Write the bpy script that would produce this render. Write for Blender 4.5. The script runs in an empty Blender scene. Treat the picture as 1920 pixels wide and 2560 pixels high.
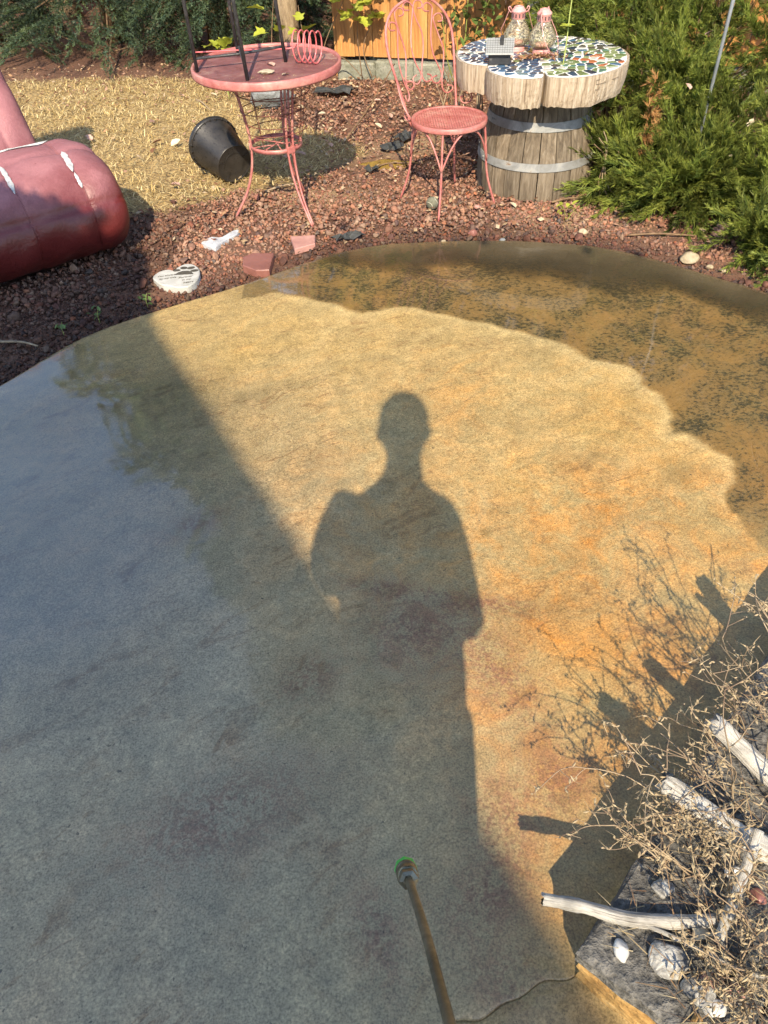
import bpy, math, random
import numpy as np
from mathutils import Vector, Matrix

# ------------------------------------------------------------------ camera, world, sun, exposure
scene = bpy.context.scene
col = scene.collection
PITCH, ROLL, FPX, CAMH = math.radians(44.21), math.radians(-2.55), 1886.3, 1.663
cd = bpy.data.cameras.new('camera'); cam = bpy.data.objects.new('camera', cd); col.objects.link(cam)
F_ = Vector((0, math.cos(PITCH), -math.sin(PITCH))); U0 = Vector((0, math.sin(PITCH), math.cos(PITCH))); R0 = Vector((1, 0, 0))
R_ = R0 * math.cos(ROLL) + U0 * math.sin(ROLL); U_ = U0 * math.cos(ROLL) - R0 * math.sin(ROLL)
cam.matrix_world = Matrix(((R_.x, U_.x, -F_.x, 0), (R_.y, U_.y, -F_.y, 0), (R_.z, U_.z, -F_.z, CAMH), (0, 0, 0, 1)))
cd.sensor_fit = 'VERTICAL'; cd.sensor_height = 24.0; cd.lens = FPX / 2560 * 24.0
cd.clip_start = 0.02; cd.clip_end = 500
scene.camera = cam
SUN_EL, SUN_AZ = math.radians(39.15), math.radians(2.5)      # shadows fall towards +y, 2.5 degrees to the right
world = bpy.data.worlds.new('World'); scene.world = world; world.use_nodes = True
wn = world.node_tree; bg = wn.nodes['Background']
sky = wn.nodes.new('ShaderNodeTexSky'); sky.sky_type = 'NISHITA'; sky.sun_disc = False
sky.sun_elevation = SUN_EL; sky.sun_rotation = math.pi + SUN_AZ; sky.air_density = 1.0; sky.dust_density = 0.6
wn.links.new(sky.outputs[0], bg.inputs[0]); bg.inputs[1].default_value = 0.15
sd = bpy.data.lights.new('sun', 'SUN'); sun = bpy.data.objects.new('sun', sd); col.objects.link(sun)
sd.energy = 3.5; sd.angle = math.radians(0.53); sd.color = (1.0, 0.855, 0.635)
SD = Vector((math.sin(SUN_AZ) * math.cos(SUN_EL), math.cos(SUN_AZ) * math.cos(SUN_EL), -math.sin(SUN_EL)))
sun.rotation_euler = SD.to_track_quat('-Z', 'Y').to_euler(); sun.location = (0, -8, 8)
vs = scene.view_settings; vs.view_transform = 'Standard'; vs.look = 'None'; vs.gamma = 1.0; vs.exposure = 1.2
scene.cycles.max_bounces = 5; scene.cycles.diffuse_bounces = 3; scene.cycles.transparent_max_bounces = 8; scene.cycles.use_adaptive_sampling = True; scene.cycles.adaptive_threshold = 0.025; scene.cycles.caustics_reflective = False; scene.cycles.caustics_refractive = False

rng = np.random.default_rng(7); rnd = random.Random(11)

# ------------------------------------------------------------------ mesh helpers
def nrm(v):
    v = np.asarray(v, float); return v / (np.linalg.norm(v, axis=-1, keepdims=True) + 1e-12)

class MB:
    """collects shapes; build() links them as one mesh object"""
    def __init__(s): s.V = []; s.F = []; s.n = 0
    def add(s, V, F):
        s.V.append(np.asarray(V, float).reshape(-1, 3)); s.F.extend([tuple(int(i) + s.n for i in f) for f in F]); s.n += len(s.V[-1]); return s
    def box(s, c, size, rz=0, ch=0.0, M=None):
        hx, hy, hz = [x / 2 for x in size]; V = []; idx = {}
        if ch <= 0:
            V = [(x * hx, y * hy, z * hz) for z in (-1, 1) for y in (-1, 1) for x in (-1, 1)]
            F = [(0, 2, 3, 1), (4, 5, 7, 6), (0, 1, 5, 4), (2, 6, 7, 3), (0, 4, 6, 2), (1, 3, 7, 5)]
        else:
            for sx in (-1, 1):
                for sy in (-1, 1):
                    for sz in (-1, 1):
                        for a in range(3):
                            p = [sx * (hx - ch), sy * (hy - ch), sz * (hz - ch)]; p[a] = (sx * hx, sy * hy, sz * hz)[a]
                            idx[(sx, sy, sz, a)] = len(V); V.append(p)
            F = []; o = (-1, 1)
            for a in range(3):
                b, c2 = (a + 1) % 3, (a + 2) % 3
                for q in o:
                    def k(u, v):
                        t = [0, 0, 0]; t[a] = q; t[b] = u; t[c2] = v; return idx[(t[0], t[1], t[2], a)]
                    f = (k(-1, -1), k(1, -1), k(1, 1), k(-1, 1)); F.append(f if q > 0 else f[::-1])
                for u in o:
                    for v in o:
                        def e(w, ax):
                            t = [0, 0, 0]; t[a] = w; t[b] = u; t[c2] = v; return idx[(t[0], t[1], t[2], ax)]
                        f = (e(-1, b), e(1, b), e(1, c2), e(-1, c2)); F.append(f if u * v > 0 else f[::-1])
            for sx in o:
                for sy in o:
                    for sz in o:
                        f = tuple(idx[(sx, sy, sz, a)] for a in range(3)); F.append(f if sx * sy * sz > 0 else f[::-1])
        V = np.array(V, float)
        if M is not None: V = V @ np.asarray(M, float).T
        elif rz: 
            ca, sa = math.cos(rz), math.sin(rz); V = np.stack([V[:, 0] * ca - V[:, 1] * sa, V[:, 0] * sa + V[:, 1] * ca, V[:, 2]], 1)
        return s.add(V + np.asarray(c, float), F)
    def tube(s, P, r, n=8, cap=True, closed=False):
        P = np.asarray(P, float); m = len(P); r = np.broadcast_to(np.asarray(r, float), (m,))
        T = np.gradient(P, axis=0) if not closed else np.roll(P, -1, 0) - np.roll(P, 1, 0); T = nrm(T)
        up = np.array([0, 0, 1.0]) if abs(T[0][2]) < .9 else np.array([1.0, 0, 0])
        A = nrm(np.cross(T[0], up)); V = []
        th = np.linspace(0, 2 * np.pi, n, endpoint=False)
        for i in range(m):
            A = nrm(A - T[i] * (A @ T[i])); B = np.cross(T[i], A)
            V.append(P[i] + r[i] * (np.cos(th)[:, None] * A + np.sin(th)[:, None] * B))
        F = []
        for i in range(m if closed else m - 1):
            j = (i + 1) % m
            for k in range(n):
                l = (k + 1) % n; F.append((i * n + k, i * n + l, j * n + l, j * n + k))
        if cap and not closed: F.append(tuple(range(n - 1, -1, -1))); F.append(tuple((m - 1) * n + k for k in range(n)))
        return s.add(np.concatenate(V), F)
    def lathe(s, prof, c=(0, 0, 0), n=32, M=None, cap=(True, True)):
        th = np.linspace(0, 2 * np.pi, n, endpoint=False); V = []
        for r, z in prof: V.append(np.stack([r * np.cos(th), r * np.sin(th), np.full(n, z)], 1))
        V = np.concatenate(V); F = []; m = len(prof)
        for i in range(m - 1):
            for k in range(n):
                l = (k + 1) % n; F.append((i * n + k, i * n + l, (i + 1) * n + l, (i + 1) * n + k))
        if cap[0]: F.append(tuple(range(n - 1, -1, -1)))
        if cap[1]: F.append(tuple((m - 1) * n + k for k in range(n)))
        if M is not None: V = V @ np.asarray(M, float).T
        return s.add(V + np.asarray(c, float), F)
    def prism(s, poly, z0, z1, ch=0.0):
        P = np.asarray(poly, float); n = len(P); c = P.mean(0)
        rings = [(P, z0), (P, z1 - ch)]
        if ch > 0: rings.append((P + (c - P) / (np.linalg.norm(c - P, axis=1)[:, None] + 1e-9) * ch, z1))
        V = np.concatenate([np.column_stack([q, np.full(n, z)]) for q, z in rings]); F = [tuple(range(n - 1, -1, -1))]
        for i in range(len(rings) - 1):
            for k in range(n):
                l = (k + 1) % n; F.append((i * n + k, i * n + l, (i + 1) * n + l, (i + 1) * n + k))
        F.append(tuple((len(rings) - 1) * n + k for k in range(n)))
        return s.add(V, F)
    def rock(s, c, size, seed=0, sub=2, rough=.25, M=None):
        V, T = ico(sub); r = np.random.default_rng(seed); V = V.copy()
        for _ in range(9):
            d = nrm(r.normal(size=3)); h = r.uniform(.55, .95); e = V @ d - h; V -= np.where(e > 0, e, 0)[:, None] * d * .85
        V += nrm(V) * (r.normal(size=(len(V), 1)) * rough * .12)
        V = V * np.asarray(size, float)
        if M is not None: V = V @ np.asarray(M).T
        return s.add(V + np.asarray(c, float), T)
    def build(s, name, mat, parent=None, smooth=False, loc=None):
        me = bpy.data.meshes.new(name); V = np.concatenate(s.V)
        if loc is not None: V = V - np.asarray(loc, float)
        me.from_pydata(V.tolist(), [], s.F); me.update()
        if smooth: me.polygons.foreach_set('use_smooth', [True] * len(me.polygons))
        return link(name, me, mat, parent, loc)

def wloc(o):
    v = Vector((0, 0, 0))
    while o is not None: v += o.location; o = o.parent
    return v
def link(name, me, mat, parent=None, loc=None):
    o = bpy.data.objects.new(name, me); col.objects.link(o)
    if mat is not None and not me.materials: me.materials.append(mat)
    p = Vector(loc) if loc is not None else Vector((0, 0, 0))
    if parent is not None: o.parent = parent; p = p - wloc(parent)
    o.location = p
    return o

_ico = {}
def ico(sub):
    if sub in _ico: return _ico[sub]
    import bmesh
    bm = bmesh.new(); bmesh.ops.create_icosphere(bm, subdivisions=max(1, sub), radius=1.0)
    V = np.array([v.co[:] for v in bm.verts]); T = np.array([[v.index for v in f.verts] for f in bm.faces]); bm.free()
    _ico[sub] = (V, T); return V, T

def trimesh(name, V, T, mat, cols=None, parent=None, smooth=False, loc=None):
    V = np.asarray(V, np.float32); T = np.asarray(T, np.int32); me = bpy.data.meshes.new(name); k = T.shape[1]
    if loc is not None: V = V - np.asarray(loc, np.float32)
    me.vertices.add(len(V)); me.vertices.foreach_set('co', V.ravel())
    me.loops.add(T.size); me.loops.foreach_set('vertex_index', T.ravel())
    me.polygons.add(len(T)); me.polygons.foreach_set('loop_start', np.arange(0, T.size, k, dtype=np.int32)); me.polygons.foreach_set('loop_total', np.full(len(T), k, np.int32))
    if smooth: me.polygons.foreach_set('use_smooth', np.ones(len(T), bool))
    if cols is not None:
        a = me.color_attributes.new('Col', 'FLOAT_COLOR', 'POINT'); c4 = np.ones((len(V), 4), np.float32); c4[:, :3] = cols; a.data.foreach_set('color', c4.ravel())
    me.update(calc_edges=True); me.validate()
    return link(name, me, mat, parent, loc)

def tag(o, label=None, cat=None, group=None, kind=None):
    if label: o['label'] = label
    if cat: o['category'] = cat
    if group: o['group'] = group
    if kind: o['kind'] = kind
    return o
def empty(name, loc):
    o = bpy.data.objects.new(name, None); col.objects.link(o); o.location = loc; o.empty_display_size = .05; return o
def thing(name, label, cat, loc, group=None): return tag(empty(name, loc), label, cat, group)
def child(o, parent):
    o.parent = parent; return o
def spline(P, n=24):
    """Catmull-Rom through the points"""
    P = np.asarray(P, float); Q = np.vstack([2 * P[0] - P[1], P, 2 * P[-1] - P[-2]]); out = []
    m = len(P) - 1; per = max(2, n // m)
    for i in range(m):
        p0, p1, p2, p3 = Q[i:i + 4]
        for t in np.linspace(0, 1, per, endpoint=False):
            out.append(.5 * (2 * p1 + (p2 - p0) * t + (2 * p0 - 5 * p1 + 4 * p2 - p3) * t * t + (3 * p1 - p0 - 3 * p2 + p3) * t ** 3))
    out.append(P[-1]); return np.array(out)
def rotm(axis, a): return np.array(Matrix.Rotation(a, 3, Vector(axis)))

# ------------------------------------------------------------------ material helpers
class NT:
    def __init__(s, name):
        s.m = bpy.data.materials.new(name); s.m.use_nodes = True; s.t = s.m.node_tree; s.b = s.t.nodes['Principled BSDF']; s.out = s.t.nodes['Material Output']
    def n(s, typ, **kw):
        x = s.t.nodes.new(typ)
        for k, v in kw.items():
            if k.startswith('i_'): x.inputs[k[2:].replace('_', ' ')].default_value = v
            elif k.startswith('x'): x.inputs[int(k[1:])].default_value = v
            else: setattr(x, k, v)
        return x
    def l(s, a, b): s.t.links.new(a, b)
    def tc(s, out='Object', scale=(1, 1, 1), rot=(0, 0, 0)):
        c = s.n('ShaderNodeTexCoord'); m = s.n('ShaderNodeMapping'); s.l(c.outputs[out], m.inputs[0]); m.inputs['Scale'].default_value = scale; m.inputs['Rotation'].default_value = rot
        return m.outputs[0]
    def noise(s, vec, scale, detail=4, rough=.55, dist=0.0):
        x = s.n('ShaderNodeTexNoise'); x.inputs['Scale'].default_value = scale; x.inputs['Detail'].default_value = detail; x.inputs['Roughness'].default_value = rough; x.inputs['Distortion'].default_value = dist
        if vec is not None: s.l(vec, x.inputs['Vector'])
        return x.outputs['Fac']
    def ramp(s, f, stops, interp='LINEAR'):
        x = s.n('ShaderNodeValToRGB'); s.l(f, x.inputs[0]); e = x.color_ramp.elements; x.color_ramp.interpolation = interp
        while len(e) < len(stops): e.new(.5)
        for i, (p, c) in enumerate(stops):
            e[i].position = p; e[i].color = (c, c, c, 1) if isinstance(c, (int, float)) else (*c, 1)
        return x.outputs[0]
    def mix(s, f, a, b, blend='MIX'):
        x = s.n('ShaderNodeMix', data_type='RGBA', blend_type=blend)
        for k, v in ((0, f), (6, a), (7, b)):
            if isinstance(v, bpy.types.NodeSocket): s.l(v, x.inputs[k])
            elif isinstance(v, (int, float)): x.inputs[k].default_value = v if k == 0 else (v, v, v, 1)
            else: x.inputs[k].default_value = (*v, 1)
        return x.outputs[2]
    def math(s, op, a, b=None, c=None, clamp=False):
        x = s.n('ShaderNodeMath', operation=op, use_clamp=clamp)
        for k, v in enumerate((a, b, c)):
            if v is None: continue
            if isinstance(v, bpy.types.NodeSocket): s.l(v, x.inputs[k])
            else: x.inputs[k].default_value = v
        return x.outputs[0]
    def attr(s, name, out='Fac'):
        return s.n('ShaderNodeAttribute', attribute_name=name).outputs[out]
    def bump(s, h, strength=.3, dist=.01, normal=None):
        x = s.n('ShaderNodeBump'); x.inputs['Strength'].default_value = strength; x.inputs['Distance'].default_value = dist; s.l(h, x.inputs['Height'])
        if normal is not None: s.l(normal, x.inputs['Normal'])
        return x.outputs[0]
    def set(s, **kw):
        for k, v in kw.items():
            i = s.b.inputs[k.replace('_', ' ')]
            if isinstance(v, bpy.types.NodeSocket): s.l(v, i)
            elif isinstance(v, tuple) and len(v) == 3 and i.type == 'RGBA': i.default_value = (*v, 1)
            else: i.default_value = v
        return s
    def objrand(s): return s.n('ShaderNodeObjectInfo').outputs['Random']

def plain(name, stops, scale=8, rough=.6, bump=.2, bdist=.004, stretch=(1, 1, 1), detail=5, dist=0.3, metal=0.0, rvar=0.12, objvar=0.0, coords='Object', fine=0.0, spec=.5):
    """noise between a few colours, with fine relief and gloss that varies"""
    M = NT(name); v = M.tc(coords, stretch); f = M.noise(v, scale, detail, .6, dist); c = M.ramp(f, stops)
    if objvar:
        r = M.objrand(); c = M.mix(1.0, c, M.ramp(r, [(0, 1 - objvar), (1, 1 + objvar)]), 'MULTIPLY')
    f2 = M.noise(v, scale * 6, 3, .6)
    if fine: c = M.mix(1.0, c, M.ramp(f2, [(.3, 1 - fine), (.7, 1 + fine)]), 'MULTIPLY')
    M.set(Base_Color=c, Roughness=M.ramp(f2, [(.3, max(0, rough - rvar)), (.7, min(1, rough + rvar))]), Metallic=metal)
    M.b.inputs['Specular IOR Level'].default_value = spec
    if bump: M.set(Normal=M.bump(M.math('ADD', f2, f), bump, bdist))
    return M.m
def colmat(name, rough=.6, trans=0.0, bump=0.0, scale=60, spec=.4):
    """colour from the mesh's own per-piece colours"""
    M = NT(name); c = M.attr('Col', 'Color'); f = M.noise(M.tc(), scale, 3); c = M.mix(1.0, c, M.ramp(f, [(.25, .75), (.75, 1.25)]), 'MULTIPLY')
    M.set(Base_Color=c, Roughness=rough); M.b.inputs['Specular IOR Level'].default_value = spec
    if bump: M.set(Normal=M.bump(f, bump, .004))
    if trans:
        t = M.n('ShaderNodeBsdfTranslucent'); M.l(c, t.inputs[0]); x = M.n('ShaderNodeMixShader'); x.inputs[0].default_value = trans
        M.l(M.b.outputs[0], x.inputs[1]); M.l(t.outputs[0], x.inputs[2]); M.l(x.outputs[0], M.out.inputs[0])
    return M.m
def leafmat(name, a, b, rough=.5, trans=.3, objvar=.25):
    M = NT(name); f = M.noise(M.tc(), 25, 3); c = M.mix(f, a, b); c = M.mix(1.0, c, M.ramp(M.objrand(), [(0, 1 - objvar), (1, 1 + objvar)]), 'MULTIPLY')
    M.set(Base_Color=c, Roughness=rough); t = M.n('ShaderNodeBsdfTranslucent'); M.l(c, t.inputs[0]); x = M.n('ShaderNodeMixShader'); x.inputs[0].default_value = trans
    M.l(M.b.outputs[0], x.inputs[1]); M.l(t.outputs[0], x.inputs[2]); M.l(x.outputs[0], M.out.inputs[0]); return M.m

# ------------------------------------------------------------------ materials
def concrete_mat():
    M = NT('stamped_concrete'); v = M.tc(); mp = M.n('ShaderNodeMapping'); M.l(M.tc('Object', (1, 1, 1), (0, 0, math.radians(-33))), mp.inputs[0]); mp.inputs['Scale'].default_value = (1.0, 2.4, 1); vs_ = mp.outputs[0]
    n1 = M.noise(v, 1.5, 5, .62, .7); n2 = M.noise(vs_, 1.8, 6, .62, 1.2); n3 = M.noise(v, 2.6, 4, .65, 1.0); n9 = M.noise(v, 9, 6, .7, .8); grain = M.noise(v, 210, 2, .7); grain2 = M.noise(v, 85, 2, .6); mid = M.noise(v, 22, 4, .65, .4)
    c = M.ramp(n1, [(.3, (.355, .25, .098)), (.5, (.41, .295, .122)), (.7, (.42, .28, .096))])
    c = M.mix(M.ramp(n2, [(.55, .0), (.66, .42), (.8, .6)]), c, (.42, .225, .06))
    c = M.mix(M.ramp(n2, [(.22, .5), (.36, 0.0)]), c, (.33, .265, .13))
    c = M.mix(M.attr('pale'), c, (.41, .35, .235))  # near left greyed and lightened, lifting the shaded area's tone in the colour
    rn = M.math('ADD', M.ramp(n3, [(.40, 0.0), (.70, .55)]), M.ramp(n9, [(.42, 0.0), (.66, .6)])); c = M.mix(M.math('MULTIPLY', rn, M.math('ADD', M.math('MULTIPLY', M.attr('rust'), .78), .14), clamp=True), c, (.45, .19, .035))
    red = M.math('MULTIPLY', M.attr('red'), M.ramp(M.math('ADD', M.math('MULTIPLY', n9, .5), M.math('MULTIPLY', grain2, .5)), [(.42, 0.0), (.56, 1.0)])); c = M.mix(M.math('MULTIPLY', red, .92), c, (.15, .06, .036)); vein = M.math('MULTIPLY', M.ramp(M.noise(vs_, 4.5, 6, .7, 1.8), [(.54, 0.0), (.62, .8), (.75, .9)]), M.ramp(n3, [(.42, 0.0), (.6, 1.0)])); c = M.mix(M.math('MULTIPLY', vein, M.math('ADD', M.math('MULTIPLY', M.attr('red'), .3), .66)), c, (.21, .11, .042))
    c = M.mix(M.math('MULTIPLY', M.attr('rim'), .42), c, (.56, .43, .20))
    # fracture lines of the stamped stone pattern
    cr = M.noise(vs_, 1.25, 2.5, .5, 1.1); line = M.ramp(cr, [(.490, 0.0), (.498, 1.0), (.501, 1.0), (.509, 0.0)]); crease = M.math('MULTIPLY', line, M.math('MULTIPLY', M.ramp(n9, [(.47, 0.0), (.58, 1.0)]), M.ramp(n3, [(.44, 0.0), (.56, 1.0)])))
    c = M.mix(M.math('MULTIPLY', crease, .42), c, (.17, .095, .045))
    c = M.mix(1.0, c, M.ramp(grain, [(.30, .58), (.5, 1.0), (.72, 1.42)]), 'MULTIPLY'); c = M.mix(1.0, c, M.ramp(grain2, [(.3, .84), (.7, 1.15)]), 'MULTIPLY'); c = M.mix(1.0, c, M.ramp(n9, [(.3, .80), (.7, 1.18)]), 'MULTIPLY'); c = M.mix(1.0, c, M.ramp(mid, [(.3, .86), (.7, 1.12)]), 'MULTIPLY'); c = M.mix(1.0, c, M.ramp(n2, [(.3, .86), (.65, 1.10)]), 'MULTIPLY')
    # black-green growth that has not been washed off yet
    dirt = M.attr('dirt'); dn = M.noise(M.tc('Object', (1, 1.4, 1)), 58, 6, .74, .3); dl = M.noise(v, 3.6, 4, .65, 1.0)
    amt = M.math('MULTIPLY', dirt, M.ramp(dl, [(.34, .35), (.62, 1.0)])); thr = M.math('SUBTRACT', M.math('ADD', dn, M.math('MULTIPLY', amt, .225)), .635)
    spk = M.math('MULTIPLY', M.math('MULTIPLY', thr, 9.0, clamp=True), dirt, clamp=True)
    c = M.mix(M.math('MULTIPLY', dirt, .78), c, M.ramp(dl, [(.35, (.31, .165, .038)), (.6, (.18, .122, .04))])); c = M.mix(M.math('MULTIPLY', spk, .84), c, (.030, .028, .011))
    few = M.math('MULTIPLY', M.ramp(M.noise(v, 75, 2, .6), [(.70, 0.0), (.74, 1.0)]), .7); c = M.mix(few, c, (.05, .04, .025))
    wet = M.attr('wet')
    c = M.mix(1.0, c, M.ramp(wet, [(0, 1.0), (.6, .93), (1, .56)]), 'MULTIPLY')
    rough = M.ramp(M.math('ADD', M.math('MULTIPLY', mid, .4), M.math('MULTIPLY', grain2, .6)), [(.3, .42), (.7, .72)])
    h = M.math('SUBTRACT', M.math('ADD', M.math('MULTIPLY', n2, .9), M.math('MULTIPLY', mid, .12)), M.math('MULTIPLY', crease, .18)); b1 = M.bump(h, .42, .018); b2 = M.bump(grain, .35, .0016, b1)
    M.set(Base_Color=c, Roughness=rough, Normal=b2)
    # the film of water left by the washing
    b3 = M.bump(M.math('ADD', M.math('MULTIPLY', n2, .5), M.math('MULTIPLY', grain2, .04)), .08, .008)
    M.set(Coat_Weight=M.math('MULTIPLY', M.ramp(wet, [(0, 0.0), (.5, .22), (.75, .5), (.95, 1.0)]), M.ramp(dirt, [(0, 1.0), (1, .75)])), Coat_Roughness=M.ramp(n9, [(.35, .015), (.7, .07)]), Coat_IOR=1.95); M.l(b3, M.b.inputs['Coat Normal'])
    return M.m
def puddle_mat():
    M = NT('murky_water'); m = M.n('ShaderNodeMixShader'); tr = M.n('ShaderNodeBsdfTransparent'); M.l(M.mix(M.attr('depth'), (1, 1, 1), (.62, .55, .40)), tr.inputs[0]); df = M.n('ShaderNodeBsdfDiffuse'); df.inputs[0].default_value = (.145, .112, .065, 1)
    f = M.noise(M.tc(), 3.5, 4, .6, .5); a = M.math('MULTIPLY', M.attr('depth'), M.ramp(f, [(.3, .5), (.7, .8)])); M.l(a, m.inputs[0]); M.l(tr.outputs[0], m.inputs[1]); M.l(df.outputs[0], m.inputs[2])
    gl = M.n('ShaderNodeBsdfGlossy'); gl.inputs['Roughness'].default_value = .025; fr = M.n('ShaderNodeFresnel'); fr.inputs[0].default_value = 1.33; bp = M.bump(M.noise(M.tc(), 14, 3, .5, .8), .05, .01); M.l(bp, gl.inputs['Normal']); M.l(bp, fr.inputs['Normal'])
    m2 = M.n('ShaderNodeMixShader'); M.l(M.math('MULTIPLY', fr.outputs[0], M.math('MULTIPLY', M.attr('depth'), 2.0, clamp=True)), m2.inputs[0]); M.l(m.outputs[0], m2.inputs[1]); M.l(gl.outputs[0], m2.inputs[2]); M.l(m2.outputs[0], M.out.inputs[0]); return M.m
def soil_mat():
    M = NT('red_soil'); v = M.tc(); f = M.noise(v, 2.2, 6, .65, .5); g = M.noise(v, 55, 5, .7); s = M.attr('lawn')
    c = M.ramp(f, [(.3, (.10, .045, .028)), (.55, (.17, .085, .05)), (.75, (.25, .15, .085))]); c2 = M.ramp(g, [(.3, (.18, .115, .05)), (.6, (.48, .34, .15)), (.8, (.60, .46, .22))])
    c = M.mix(s, c, c2); c = M.mix(M.attr('sand'), c, (.48, .34, .19)); c = M.mix(1.0, c, M.ramp(g, [(.25, .5), (.75, 1.4)]), 'MULTIPLY')
    M.set(Base_Color=c, Roughness=.9, Normal=M.bump(M.math('ADD', g, f), .8, .02)); return M.m
MT = {}
MT['concrete'] = concrete_mat(); MT['puddle'] = puddle_mat(); MT['soil'] = soil_mat()
MT['lava'] = colmat('lava_rock', .78, 0, .7, 90, .35); MT['straw'] = colmat('dry_straw', .75, .25); MT['needles'] = colmat('evergreen_needles', .5, .28, 0, 14, .35); MT['litter'] = colmat('leaf_litter_leaves', .75, .2)
MT['pink'] = plain('faded_pink_paint', [(.3, (.36, .105, .092)), (.5, (.44, .155, .138)), (.68, (.50, .24, .20)), (.8, (.30, .12, .07))], 14, .42, .25, .002, fine=.12)
MT['pinkdull'] = plain('weathered_pink_tabletop', [(.3, (.15, .058, .055)), (.52, (.21, .085, .08)), (.66, (.27, .14, .12)), (.78, (.44, .31, .23))], 9, .55, .3, .002, dist=1.2, fine=.15)
MT['pinkcoil'] = plain('bright_pink_enamel', [(.3, (.62, .12, .13)), (.7, (.72, .2, .2))], 20, .3, .1, .001)
MT['rust'] = plain('rusty_wire', [(.3, (.09, .035, .025)), (.7, (.24, .075, .05))], 30, .6, .4, .002)
MT['blackmetal'] = plain('scuffed_black_metal', [(.35, (.022, .023, .025)), (.6, (.05, .05, .053)), (.78, (.19, .18, .17))], 38, .42, .3, .002, dist=.8)
MT['blackplastic'] = plain('black_nursery_plastic', [(.3, (.016, .015, .014)), (.7, (.038, .034, .031))], 16, .36, .12, .002)
MT['vinyl'] = None
def vinyl():
    M = NT('faded_red_vinyl_shaded_low'); v = M.tc(); f = M.noise(v, 3.5, 5, .6, .4); g = M.noise(v, 70, 4, .6, 1.5); z = M.n('ShaderNodeSeparateXYZ'); M.l(v, z.inputs[0])
    shade_to_top = M.math('ADD', M.math('MULTIPLY', M.math('SUBTRACT', z.outputs[2], .27), 7.0), M.math('MULTIPLY', M.math('SUBTRACT', f, .5), 1.6), clamp=True)   # dusty pink top; darker red below is shade put into the colour
    c = M.mix(shade_to_top, (.12, .018, .017), M.ramp(f, [(.3, (.27, .105, .115)), (.7, (.37, .165, .175))])); c = M.mix(1.0, c, M.ramp(g, [(.3, .88), (.7, 1.1)]), 'MULTIPLY')
    spots = M.ramp(M.noise(v, 42, 2, .5), [(.72, 0.0), (.75, .6)]); c = M.mix(spots, c, (.13, .02, .018))
    M.set(Base_Color=c, Roughness=M.mix(shade_to_top, .36, .62), Normal=M.bump(M.math('ADD', M.math('MULTIPLY', g, .3), M.noise(v, 13, 4, .6, 1.6)), .40, .010)); return M.m
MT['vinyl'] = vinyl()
MT['padding'] = plain('white_torn_backing', [(.3, (.30, .31, .32)), (.6, (.60, .60, .58))], 30, .85, .5, .004)
MT['staves'] = plain('weathered_oak_stave', [(.25, (.06, .045, .03)), (.5, (.165, .128, .086)), (.72, (.29, .24, .175))], 5, .85, .7, .004, (9, 9, .8), 7, .6, objvar=.25, fine=.2)
MT['logside'] = plain('silvered_log_wood', [(.28, (.13, .085, .05)), (.45, (.40, .31, .215)), (.6, (.52, .43, .32)), (.75, (.60, .52, .41))], 4.5, .85, .9, .006, (14, 14, .55), 7, .5, fine=.2)
def driftwood_mat():
    M = NT('bleached_driftwood'); mp = M.n('ShaderNodeMapping'); M.l(M.attr('Col', 'Vector'), mp.inputs[0]); mp.inputs['Scale'].default_value = (7, 2.6, 2.6); v = mp.outputs[0]; f = M.noise(v, 1.6, 8, .68, .5); g = M.noise(v, 6, 5, .7); b = M.noise(M.tc(), 14, 4, .6)
    c = M.ramp(f, [(.30, (.09, .075, .06)), (.39, (.36, .33, .285)), (.50, (.60, .565, .50)), (.75, (.72, .69, .62))]); c = M.mix(1.0, c, M.ramp(b, [(.35, .62), (.6, 1.05)]), 'MULTIPLY'); c = M.mix(1.0, c, M.ramp(g, [(.3, .8), (.7, 1.15)]), 'MULTIPLY')
    M.set(Base_Color=c, Roughness=.88, Normal=M.bump(M.math('ADD', f, M.math('MULTIPLY', g, .5)), 1.0, .005)); return M.m
MT['driftwood'] = driftwood_mat()
MT['hoop'] = plain('galvanised_hoop', [(.3, (.15, .145, .13)), (.5, (.25, .255, .25)), (.62, (.33, .33, .31)), (.72, (.20, .11, .05))], 9, .6, .3, .002, metal=.1, dist=1.0)
MT['grout'] = plain('white_grout', [(.3, (.62, .60, .56)), (.7, (.82, .80, .76))], 40, .8, .4, .002)
MT['bark'] = plain('pale_tree_bark', [(.3, (.17, .115, .065)), (.55, (.38, .28, .17)), (.75, (.50, .40, .26))], 6, .9, .9, .01, (5, 5, 1.2), 6, .8)
MT['darkbark'] = plain('grey_smooth_bark', [(.3, (.06, .062, .062)), (.7, (.13, .13, .128))], 6, .75, .5, .008, (3, 3, 1))
MT['twig'] = plain('brown_twig', [(.3, (.12, .07, .04)), (.7, (.26, .17, .09))], 20, .8, .3, .002)
MT['greenstem'] = plain('green_stem', [(.3, (.20, .26, .05)), (.7, (.36, .40, .10))], 20, .55, .1, .001)
MT['weed'] = plain('dead_weed_stalk', [(.3, (.15, .09, .06)), (.5, (.28, .205, .13)), (.75, (.46, .37, .235))], 14, .7, .2, .001, objvar=.2)
MT['seed'] = plain('dry_seed_head', [(.3, (.22, .15, .09)), (.7, (.46, .37, .22))], 60, .8, .3, .001)
MT['plank'] = plain('cedar_fence_board', [(.25, (.19, .075, .022)), (.5, (.42, .19, .055)), (.72, (.56, .30, .105))], 3.2, .8, .6, .004, (8, 8, .7), 7, .6, objvar=.22, fine=.15)
MT['foundation'] = plain('mossy_concrete', [(.3, (.13, .135, .09)), (.6, (.25, .25, .20)), (.75, (.34, .33, .28))], 9, .9, .7, .008, fine=.25)
MT['flag'] = plain('red_sandstone', [(.3, (.21, .085, .065)), (.7, (.29, .125, .098))], 7, .42, .3, .003, fine=.1)
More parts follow.
